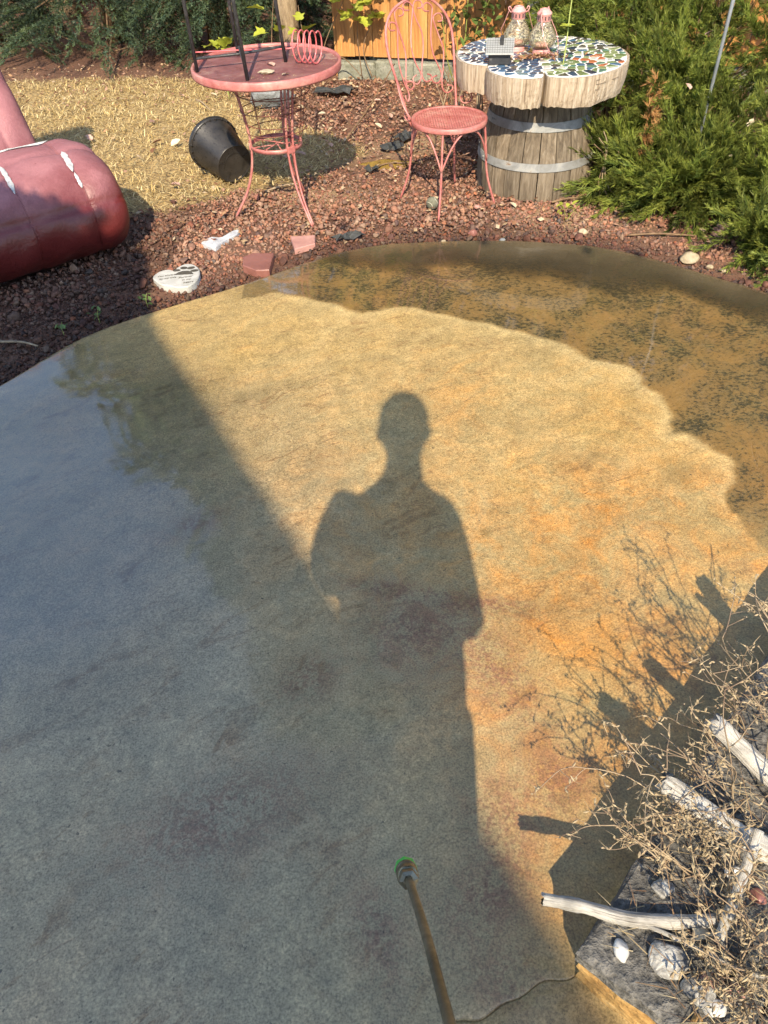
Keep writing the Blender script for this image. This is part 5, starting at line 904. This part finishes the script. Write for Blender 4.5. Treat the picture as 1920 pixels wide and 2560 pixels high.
for label, P, mat in (('bleached stick on the lawn behind the black pot', [(-1.26, 6.2, -.01), (-1.2, 6.1, 0), (-1.12, 5.95, -.015)], 'weed'), ('tan stick on the gravel under the pink table', [(-.60, 4.40, -.015), (-.5, 4.45, -.005), (-.38, 4.5, -.012)], 'weed'), ('thin twig behind the chair', [(-.02, 4.60, -.02), (.1, 4.72, -.005), (.3, 4.75, -.02)], 'twig'), ('dark branch leaning over the gravel left of the chair', [(-.16, 5.15, -.02), (.02, 5.6, .06), (.22, 6.15, .18)], 'twig'), ('brown twig lying on the dark shaded gravel at the left edge', [(-1.62, 2.85, .0), (-1.5, 2.83, .006), (-1.42, 2.8, .0)], 'weed'), ('twig on the gravel at the foot of the barrel', [(.98, 4.06, -.01), (1.1, 4.08, .0), (1.25, 4.02, -.01)], 'twig'), ('thin twig on the gravel below the low juniper', [(1.28, 3.62, -.01), (1.42, 3.60, .0), (1.6, 3.58, -.01)], 'twig')):
    tag(MB().tube(spline(P, 10), np.linspace(.006, .004, len(spline(P, 10))), 6).build('stick', MT[mat], None, True), label, 'stick', 'sticks lying on the ground')
leafy('weed_seedling', 'small green weed in the sand in front of the barrel', 'weed', (1.02, 3.86, -.03), [[(1.02, 3.86, -.03), (1.0, 3.85, .03), (.98, 3.83, .06)], [(1.02, 3.86, -.03), (1.06, 3.86, .04), (1.08, 3.85, .08)]], [((1.02 + rnd.uniform(-.07, .07), 3.85 + rnd.uniform(-.04, .03), rnd.uniform(.0, .06)), rnd.uniform(.03, .05), rnd.uniform(0, 6.28)) for _ in range(11)], 'oval', MT['vine'], MT['greenstem'], sr=.002)
for label, x, y in (('dry orange vine stem climbing the right side of the barrel', 1.24, 4.09),):
    t = thing('vine_stem', label, 'plant', (x, y, -.03))
    for k in range(3): MB().tube(spline([(x + .06 * k, y - .1, -.02), (x - .02 + .02 * k, y - .02, .08), (x + .0, y + .0, .2 + .03 * k), (x - .07 + .02 * k, y - .0, .27 + .03 * k)], 14), np.linspace(.004, .0018, 15)[:len(spline([(0, 0, 0)] * 4, 14))], 5).build('stem', MT['seed'] if k else MT['twig'], t, True)
for label, x, y in (('green seedlings sprouting in the dark shaded gravel', -1.22, 3.02), ('tiny seedling in shaded gravel near the patio edge at left', -1.35, 2.92), ('thin grass sprig at the patio edge on shaded gravel', -1.03, 3.14)):
    leafy('seedling', label, 'weed', (x, y, -.03), [[(x, y, -.03), (x, y, .01), (x + .01, y, .04)]], [((x + rnd.uniform(-.03, .03), y + rnd.uniform(-.03, .03), rnd.uniform(.0, .03)), .028, rnd.uniform(0, 6.28)) for _ in range(6)], 'oval', MT['roseleaf'], MT['greenstem'], sr=.0015)
t = thing('garden_pole', 'thin grey steel pole leaning in front of the junipers', 'pole', (1.74, 4.15, -.03)); MB().tube([(1.735, 4.15, -.03), (1.745, 4.15, 1.9)], .0085, 12).build('shaft', MT['pole'], t, True); MB().tube([(1.745, 4.15, 1.9), (1.745, 4.15, 1.93)], .011, 12).build('end_cap', MT['darkplastic'], t, True)

# ------------------------------------------------------------------ fire pit with driftwood and dead weeds
K = np.array([.32, .405]); E1 = nrm([.69, .724]); E2 = nrm([.74, -.67]); PZ = .163
def pit():
    t = thing('stone_planter', 'low stone planter with dark gritty cap at the lower right corner', 'planter', (K[0] + .5 * E1[0] + .4 * E2[0], K[1] + .5 * E1[1] + .4 * E2[1], 0)); L, Wd, cw = 1.30, .95, .27
    def Q(u, v): return K + E1 * u + E2 * v
    def block(u0, u1, v0, v1, z0, z1, mat, name, seed, ch=.008, sub=True):
        r = np.random.default_rng(seed); nu, nv = 7, 7; m = MB(); c3 = []
        # rough block: a box with jittered faces
        P = np.array([Q(u0, v0), Q(u1, v0), Q(u1, v1), Q(u0, v1)]); per = 6; ring = []
        for i in range(4):
            for f in np.linspace(0, 1, per, endpoint=False): ring.append(P[i] * (1 - f) + P[(i + 1) % 4] * f)
        ring = np.array(ring); c = ring.mean(0); n = len(ring); V = []
        for q, z in enumerate(np.linspace(z0, z1 - ch, 4)): V.append(np.column_stack([ring + nrm(ring - c) * (r.normal(0, .0042, (n, 1)) - (.004 if q in (0,) else 0)), np.full(n, z)]))
        V.append(np.column_stack([c + (ring - c) * (1 - ch / .12), np.full(n, z1) + r.normal(0, .0014, n)])); V.append(np.column_stack([c + (ring - c) * .5, np.full(n, z1) + r.normal(0, .0022, n)])); V = np.concatenate(V + [np.array([[c[0], c[1], z1]])]); F = [tuple(range(n - 1, -1, -1))]
        for i in range(5):
            for j in range(n): F.append((i * n + j, i * n + (j + 1) % n, (i + 1) * n + (j + 1) % n, (i + 1) * n + j))
        for j in range(n): F.append((5 * n + j, 5 * n + (j + 1) % n, 6 * n))
        m.add(V, F).build(name, MT[mat], t)
    s = 1
    for side in range(4):
        edges = {0: [(0, L, 0, cw - .03)], 1: [(0, cw - .03, cw - .02, Wd - cw + .02)], 2: [(0, L, Wd - cw + .03, Wd)], 3: [(L - cw + .03, L, cw - .02, Wd - cw + .02)]}[side][0]; u0, u1, v0, v1 = edges; lu = u1 - u0 > v1 - v0; n = 4 if lu else 2
        for k in range(n):
            a, b = k / n, (k + 1) / n
            if lu: block(u0 + (u1 - u0) * a + .003, u0 + (u1 - u0) * b - .003, v0, v1, -.02, PZ - .045, 'ochrestone', 'wall_stone', s)
            else: block(u0, u1, v0 + (v1 - v0) * a + .003, v0 + (v1 - v0) * b - .003, -.02, PZ - .045, 'ochrestone', 'wall_stone', s)
            s += 1
    for (u0, u1, v0, v1) in ((-.006, .40, -.006, cw), (.405, .86, -.006, cw - .01), (.865, L + .006, -.006, cw), (-.006, cw, cw + .006, Wd + .006), (cw + .006, .8, Wd - cw, Wd + .006), (.806, L + .006, Wd - cw, Wd + .006), (L - cw, L + .006, cw + .006, Wd - cw - .006)):
        block(u0, u1, v0, v1, PZ - .043, PZ, 'capstone', 'capstone', s, .005); s += 1
    n = 26; gu, gv = np.meshgrid(np.linspace(cw - .05, L - cw + .05, n), np.linspace(cw - .05, Wd - cw + .05, n)); Pp = K + gu[..., None] * E1 + gv[..., None] * E2; V = np.concatenate([Pp, (PZ - .055 + .02 * np.sin(gu * 14) * np.sin(gv * 17) + rng.normal(0, .005, gu.shape))[..., None]], -1).reshape(-1, 3); i = (np.arange(n - 1)[None] + np.arange(n - 1)[:, None] * n).ravel(); MB().add(V, [tuple(q) for q in np.stack([i, i + n, i + 1 + n, i + 1], 1)]).build('fill', MT['ash'], t, True)
pit()
for label, x, y, s, mat, seed in (('round lichen spotted stone on the dark planter cap', .462, .385, (.036, .033, .014), 'lichen', 1), ('second lichen spotted stone on the cap, touching the round one', .495, .335, (.030, .028, .018), 'lichen', 2), ('bright white pebble near the corner of the planter cap', .385, .402, (.015, .020, .012), 'whitepebble', 3), ('white pebble by the bottom edge of the picture on the planter', .515, .310, (.022, .017, .013), 'whitepebble', 4), ('pale stone on the cap behind the thin bleached branch', .485, .500, (.022, .018, .014), 'lichen', 5), ('white stone among the weeds beside the driftwood', .625, .525, (.017, .014, .012), 'whitepebble', 6), ('pink brown stone among dead weeds on the planter', .520, .345, (.018, .016, .010), 'flagpink', 7), ('flat reddish stone among dead weeds near the lower edge', .560, .335, (.020, .015, .010), 'flagpink', 8), ('orange brown stone at the bottom edge of the picture', .482, .292, (.012, .012, .010), 'ochrestone', 9), ('dull red stone between the driftwood and the cap', .655, .480, (.018, .015, .011), 'flag', 10)):
    tag(MB().rock((x, y, PZ + s[2] * .6), s, seed + 90, 3, .2).build('stone', MT[mat], None, True), label, 'stone', 'stones on the planter')
def log(label, P, r0, r1, seed, knots=3):
    r = np.random.default_rng(seed); Q = spline(P, 40); n = len(Q); rad = np.linspace(r0, r1, n) * (1 + .07 * np.convolve(r.normal(0, 1, n + 4), np.ones(5) / 5, 'valid') * 2); Tn = nrm(np.gradient(Q, axis=0)); A = nrm(np.cross(Tn[0], [0, 0, 1.0])); V = []; k = 18; th = np.linspace(0, 2 * np.pi, k, endpoint=False); g = r.normal(0, .07, k)
    for i in range(n):
        A = nrm(A - Tn[i] * (A @ Tn[i])); B = np.cross(Tn[i], A); rr = rad[i] * (1 + g + r.normal(0, .018, k)); V.append(Q[i] + rr[:, None] * (np.cos(th)[:, None] * A + np.sin(th)[:, None] * B))
    V[0] = V[0] + Tn[0] * r.normal(0, rad[0] * .35, k)[:, None]; V = np.concatenate(V); F = [(i * k + j, i * k + (j + 1) % k, (i + 1) * k + (j + 1) % k, (i + 1) * k + j) for i in range(n - 1) for j in range(k)]; F.append(tuple(range(k - 1, -1, -1))); F.append(tuple((n - 1) * k + j for j in range(k)))
    o = MB().add(V, F).build('driftwood', MT['driftwood'], None, True); al = np.concatenate([[0], np.cumsum(np.linalg.norm(np.diff(Q, axis=0), axis=1))]); ca = o.data.color_attributes.new('Col', 'FLOAT_COLOR', 'POINT'); cc = np.ones((n, k, 4)); cc[:, :, 0] = al[:, None] + seed; cc[:, :, 1] = np.cos(th)[None]; cc[:, :, 2] = np.sin(th)[None]; ca.data.foreach_set('color', cc.astype(np.float32).ravel()); tag(o, label, 'driftwood', 'bleached driftwood on the planter')
log('thick bleached driftwood log lying across the planter below the weeds', [(.507, .651, .285), (.575, .615, .245), (.66, .565, .21), (.80, .485, .19)], .020, .024, 1)
log('thick bleached driftwood log higher up by the right picture edge', [(.653, .783, .265), (.70, .735, .235), (.77, .665, .205), (.90, .55, .19)], .017, .022, 2)
log('thin curved bleached branch reaching out over the patio', [(.261, .492, .172), (.33, .475, .176), (.40, .452, .178), (.47, .443, .178), (.56, .44, .18)], .0115, .0125, 3)
log('grey stick standing at the right edge beside the thin branch', [(.552, .408, .185), (.60, .475, .225), (.655, .56, .27)], .0085, .0095, 4)
log('upright driftwood stub whose shadow ends in a forked tip', [(.872, .885, .40), (.90, .88, .30), (.95, .86, .16)], .020, .026, 5)
log('second prong beside the upright driftwood stub', [(.845, .865, .37), (.89, .87, .29), (.93, .86, .2)], .008, .014, 6)
log('thin dry twig lying across the planter cap', [(.40, .455, .178), (.47, .42, .180), (.58, .36, .182), (.66, .33, .185)], .0042, .004, 7)
def weed(label, x, y, lean, n, hgt, seed):
    r = random.Random(seed); t = thing('dead_weed', label, 'weed', (x, y, PZ - .02), 'dead weeds on the planter'); m = MB(); sd_ = MB()
    def stem(p, d, L, rad, depth):
        P = [np.array(p)]; d = nrm(np.array(d)); k = 5
        for i in range(k):
            d = nrm(d + np.array([r.gauss(0, .16), r.gauss(0, .16), r.gauss(-.03, .10)])); P.append(P[-1] + d * L / k)
        m.tube(spline(P, 10), np.linspace(rad, rad * .5, len(spline(P, 10))), 4, cap=False)
        if depth > 0:
            for i in range(1, k + 1):
                if r.random() < (.66 if depth > 1 else .5):
                    dd = nrm(d + np.array([r.gauss(0, .75), r.gauss(0, .75), r.gauss(.05, .5)])); stem(P[i], dd, L * r.uniform(.28, .5), rad * .62, depth - 1)
        if depth <= 1:
            for _ in range(r.randint(2, 4)):
                q = P[r.randint(2, k)]; e = np.array(q); dr_ = nrm(np.array([r.gauss(0, 1), r.gauss(0, 1), r.gauss(0, 1)])); l = r.uniform(.006, .013); sd_.tube([e, e + dr_ * l * .5, e + dr_ * l], [.0009, .0024, .0005], 4)
                if r.random() < .5: f = e + dr_ * l; sd_.tube([f, f + nrm(dr_ + np.array([r.gauss(0, .6) for _ in range(3)])) * .018], [.0006, .0003], 3)
    for i in range(n):
        stem((x + r.gauss(0, .025), y + r.gauss(0, .025), PZ - .02), (lean[0] + r.gauss(0, .35), lean[1] + r.gauss(0, .35), 1.0), hgt * r.uniform(.6, 1.12), .0022, 2)
    tag(m.build('stalks', MT['weed'], t, True), kind='stuff'); tag(sd_.build('seed_heads', MT['seed'], t), kind='stuff')
weed('tall dead weed standing by the upper right edge of the planter', .80, .84, (-.3, .10), 7, .31, 1)
weed('dead weed leaning over the upper driftwood log', .70, .66, (-.5, .28), 7, .30, 2)
weed('dense dead weed between the two driftwood logs', .60, .62, (-.6, .2), 9, .26, 3)
weed('dead weed leaning far out over the patio above the thin branch', .56, .52, (-.8, .12), 5, .20, 4)
weed('dead weed in front of the grey standing stick', .62, .43, (-.5, -.1), 8, .22, 5)
weed('low dead weed at the bottom right corner', .56, .345, (-.3, -.2), 7, .15, 6)
weed('dead weed at the far right whose shadow spreads over the patio', .90, .74, (-.25, .40), 9, .37, 7)
weed('tangled dead weed right of the lichen stones', .60, .365, (-.6, .2), 8, .18, 8)
leaf_obj('curled_leaf', 'dry', MT['drypale'], (.545, .425, PZ + .012), .045, 2.0, .4, .5).update_tag(); tag(bpy.data.objects['curled_leaf'], 'yellow curled leaf stuck below the thin branch', 'leaf')
def straws():
    r = np.random.default_rng(9); n = 1700; u = r.uniform(.02, .95, n); v = r.uniform(.02, .5, n) ; P = K + u[:, None] * E1 + v[:, None] * E2; keep = (v > .09 + .1 * r.random(n)) | (r.random(n) < .35); P = P[keep]; n = len(P); a = r.normal(2.6, .8, n); l = np.where(r.random(n) < .25, r.uniform(.08, .2, n), r.uniform(.015, .07, n)); d = np.column_stack([np.cos(a), np.sin(a), r.normal(.12, .22, n)]) * l[:, None]; s = np.column_stack([-np.sin(a), np.cos(a), np.zeros(n)]) * .0010; b = np.column_stack([P, np.full(n, PZ + .004) + r.uniform(0, .02, n)]); V = np.stack([b - s, b + s, b + d], 1).reshape(-1, 3); pal = np.array([(.42, .32, .17), (.55, .45, .27), (.30, .19, .10), (.20, .12, .07)]); tag(trimesh('dry_straw', V, np.arange(3 * n).reshape(-1, 3), MT['straw'], np.repeat(pal[r.integers(0, 4, n)], 3, 0)), 'dry straw scattered over the planter', 'straw', kind='stuff')
straws()

# ------------------------------------------------------------------ the person (seen by the shadow), lance and phone
def person():
    m = MB()
    def loft(sec, n=22):
        th = np.linspace(0, 2 * np.pi, n, endpoint=False); V = np.concatenate([np.column_stack([x + rx * np.cos(th), y + ry * np.sin(th), np.full(n, z)]) for x, y, z, rx, ry in sec]); F = [(i * n + j, i * n + (j + 1) % n, (i + 1) * n + (j + 1) % n, (i + 1) * n + j) for i in range(len(sec) - 1) for j in range(n)] + [tuple(range(n - 1, -1, -1)), tuple((len(sec) - 1) * n + j for j in range(n))]; m.add(V, F)
    loft([(-.03, -.20, .93, .16, .11), (-.03, -.20, 1.05, .168, .12), (-.03, -.20, 1.18, .165, .115), (-.03, -.20, 1.32, .178, .12), (-.03, -.20, 1.44, .195, .12), (-.035, -.20, 1.52, .195, .105), (-.035, -.195, 1.565, .175, .085), (-.04, -.19, 1.60, .130, .07), (-.034, -.185, 1.64, .085, .062), (-.022, -.175, 1.68, .066, .058), (-.018, -.165, 1.74, .060, .057), (-.016, -.15, 1.79, .060, .065)])
    loft([(-.016, -.135, 1.715, .034, .035), (-.016, -.13, 1.735, .056, .065), (-.016, -.13, 1.765, .072, .085), (-.016, -.132, 1.81, .082, .094), (-.016, -.135, 1.86, .088, .098), (-.016, -.138, 1.91, .088, .096), (-.016, -.142, 1.955, .076, .086), (-.016, -.145, 1.988, .050, .058), (-.016, -.146, 2.002, .018, .02)])
    for s in (-1, 1):
        m.tube([(-.016 + s * .080, -.135, 1.795), (-.016 + s * .089, -.145, 1.825), (-.016 + s * .086, -.14, 1.86)], [.010, .014, .010], 8)             # ears
        m.tube(spline([(-.03 + s * .09, -.20, .95), (-.03 + s * .10, -.19, .55), (-.03 + s * .105, -.21, .12)], 10), np.linspace(.088, .045, 11), 14); m.tube([(-.03 + s * .105, -.235, .035), (-.03 + s * .11, -.16, .035), (-.03 + s * .115, -.03, .025)], [.04, .045, .03], 10)
    m.tube([(-.016, -.045, 1.825), (-.016, -.026, 1.80)], [.012, .016], 8)   # nose
    def arm(P, R): m.tube(spline(P, 24), np.interp(np.linspace(0, 1, len(spline(P, 24))), np.linspace(0, 1, len(R)), R), 12)
    def hand(c, d, s, curl):
        d = nrm(d); s = nrm(s); u = np.cross(d, s); m.tube([c, c + d * .04, c + d * .085], [.026, .036, .034], 10)
        for k, L in enumerate((.062, .075, .07, .055)):
            b = c + d * .085 + s * (-.027 + .018 * k); m.tube([b, b + d * L * .45 + u * curl * .3 * L, b + d * L * .7 + u * curl * L, b + d * L * .5 + u * curl * 1.6 * L], [.0095, .009, .0085, .007], 6)
        b = c + d * .03 - s * .03; m.tube([b, b - s * .025 + d * .03, b - s * .03 + d * .055 + u * curl * .02], [.012, .011, .008], 6)
    arm([(-.195, -.20, 1.60), (-.235, -.20, 1.50), (-.245, -.19, 1.40), (-.215, -.15, 1.29)], [.062, .060, .056, .046]); arm([(-.215, -.15, 1.29), (-.13, -.09, 1.36), (-.05, -.075, 1.44)], [.046, .040, .028]); hand(np.array([-.05, -.075, 1.44]), np.array([.55, .05, .8]), np.array([.8, 0, -.5]), .5)
    arm([(.105, -.20, 1.525), (.125, -.21, 1.42), (.140, -.22, 1.30), (.150, -.22, 1.20)], [.052, .054, .052, .050]); arm([(.150, -.22, 1.20), (.13, -.14, 1.19), (.10, -.06, 1.20)], [.048, .042, .028]); hand(np.array([.10, -.06, 1.20]), np.array([-.35, .75, -.2]), np.array([0, .3, 1]), -.5)
    t = thing('person', 'person in dark clothes known only by the shadow of head and shoulders', 'person', (-.03, -.2, 0)); o = m.build('body', MT['cloth'], t, True); r = o.modifiers.new('remesh', 'REMESH'); r.mode = 'VOXEL'; r.voxel_size = .009; r.use_smooth_shade = True; sm = o.modifiers.new('smooth', 'SMOOTH'); sm.factor = .5; sm.iterations = 3
    MB().lathe([(.089, 1.87), (.092, 1.91), (.082, 1.955), (.056, 1.995), (.02, 2.012), (.0, 2.013)], (-.016, -.145, 0), 26, cap=(False, False)).build('hair', MT['hair'], t, True)
person()
ph = thing('phone', 'phone held up by the person taking the picture', 'phone', (0, 0, CAMH)); c_ = np.array([0, 0, CAMH]) - np.array(F_) * .012 - np.array(U_) * .055; Mx = np.column_stack([np.array(R_), np.array(U_), -np.array(F_)]); MB().box(c_, (.072, .146, .008), M=Mx, ch=.003).build('case', MT['darkplastic'], ph)
def lance():
    N, B = np.array([.0082, .3336, .7522]), np.array([.0321, .1354, .9974]); d = nrm(N - B); t = thing('spray_lance', 'brass pressure washer lance with green nozzle pointing at the patio', 'lance', tuple(N)); up = B + (B - N) * .55
    MB().tube(spline([N - d * .012, (N + B) / 2 + [.0015, 0, 0], B, up], 20), .0049, 14).build('tube', MT['brass'], t, True); e1 = nrm(np.cross(d, [0, 0, 1])); e2 = np.cross(d, e1); M = np.column_stack([e1, e2, d])
    MB().lathe([(.0068, -.022), (.0112, -.020), (.0120, -.017), (.0120, -.012), (.011, -.011)], N, 6, M).build('hex_nut', MT['steel'], t); MB().lathe([(.0105, -.012), (.0122, -.011), (.0128, -.006), (.0122, -.003), (.0128, .001), (.0120, .004), (.011, .005)], N, 28, M).build('collar', MT['steel'], t, True)
    MB().lathe([(.0118, .004), (.0128, .006), (.0130, .010), (.0118, .012)], N, 24, M).build('brass_ring', MT['brass'], t, True); MB().lathe([(.0115, .011), (.0134, .012), (.0136, .020), (.0110, .027), (.006, .030)], N, 8, M).build('nozzle', MT['green'], t)
    g = up; MB().tube(spline([g, g + [.02, -.08, .04], g + [.03, -.15, -.02], g + [.035, -.17, -.10]], 14), [.012] * 0 + list(np.linspace(.014, .019, len(spline([g, g, g, g], 14)))), 10).build('trigger_grip', MT['darkplastic'], t, True)
lance()
def lights():
    t = thing('string_lights', 'garland of small bulbs casting round shadows along the far patio rim', 'string lights', (0, -1.0, 3.6)); z = 3.55; off = np.array([.053 * z, 1.2274 * z]); S = [(-.15, 3.86), (.20, 3.70), (.55, 3.58), (1.03, 3.44), (1.27, 3.39)]; P = [np.array([x, y]) - off for x, y in S]; ends = [P[0] * 2 - P[1] + [-1.2, .6]] + P + [P[-1] * 2 - P[-2] + [1.5, -.3]]
    MB().tube(spline([(p[0], p[1], z + (.12 if i in (0, len(ends) - 1) else 0.06)) for i, p in enumerate(ends)], 30), .0016, 5).build('cord', MT['darkplastic'], t, True)
    for p in (P[0], P[2], P[3], P[4]): b = MB().lathe([(.006, .055), (.014, .045), (.024, .02), (.024, .0), (.015, -.018), (.004, -.024)], (p[0], p[1], z), 16).build('bulb', MT['darkplastic'], t, True)
lights()
for o in col.objects:      # every curve and helper is a mesh by now; nothing is hidden
    if o.type == 'MESH' and not o.data.materials: o.data.materials.append(MT['twig'])
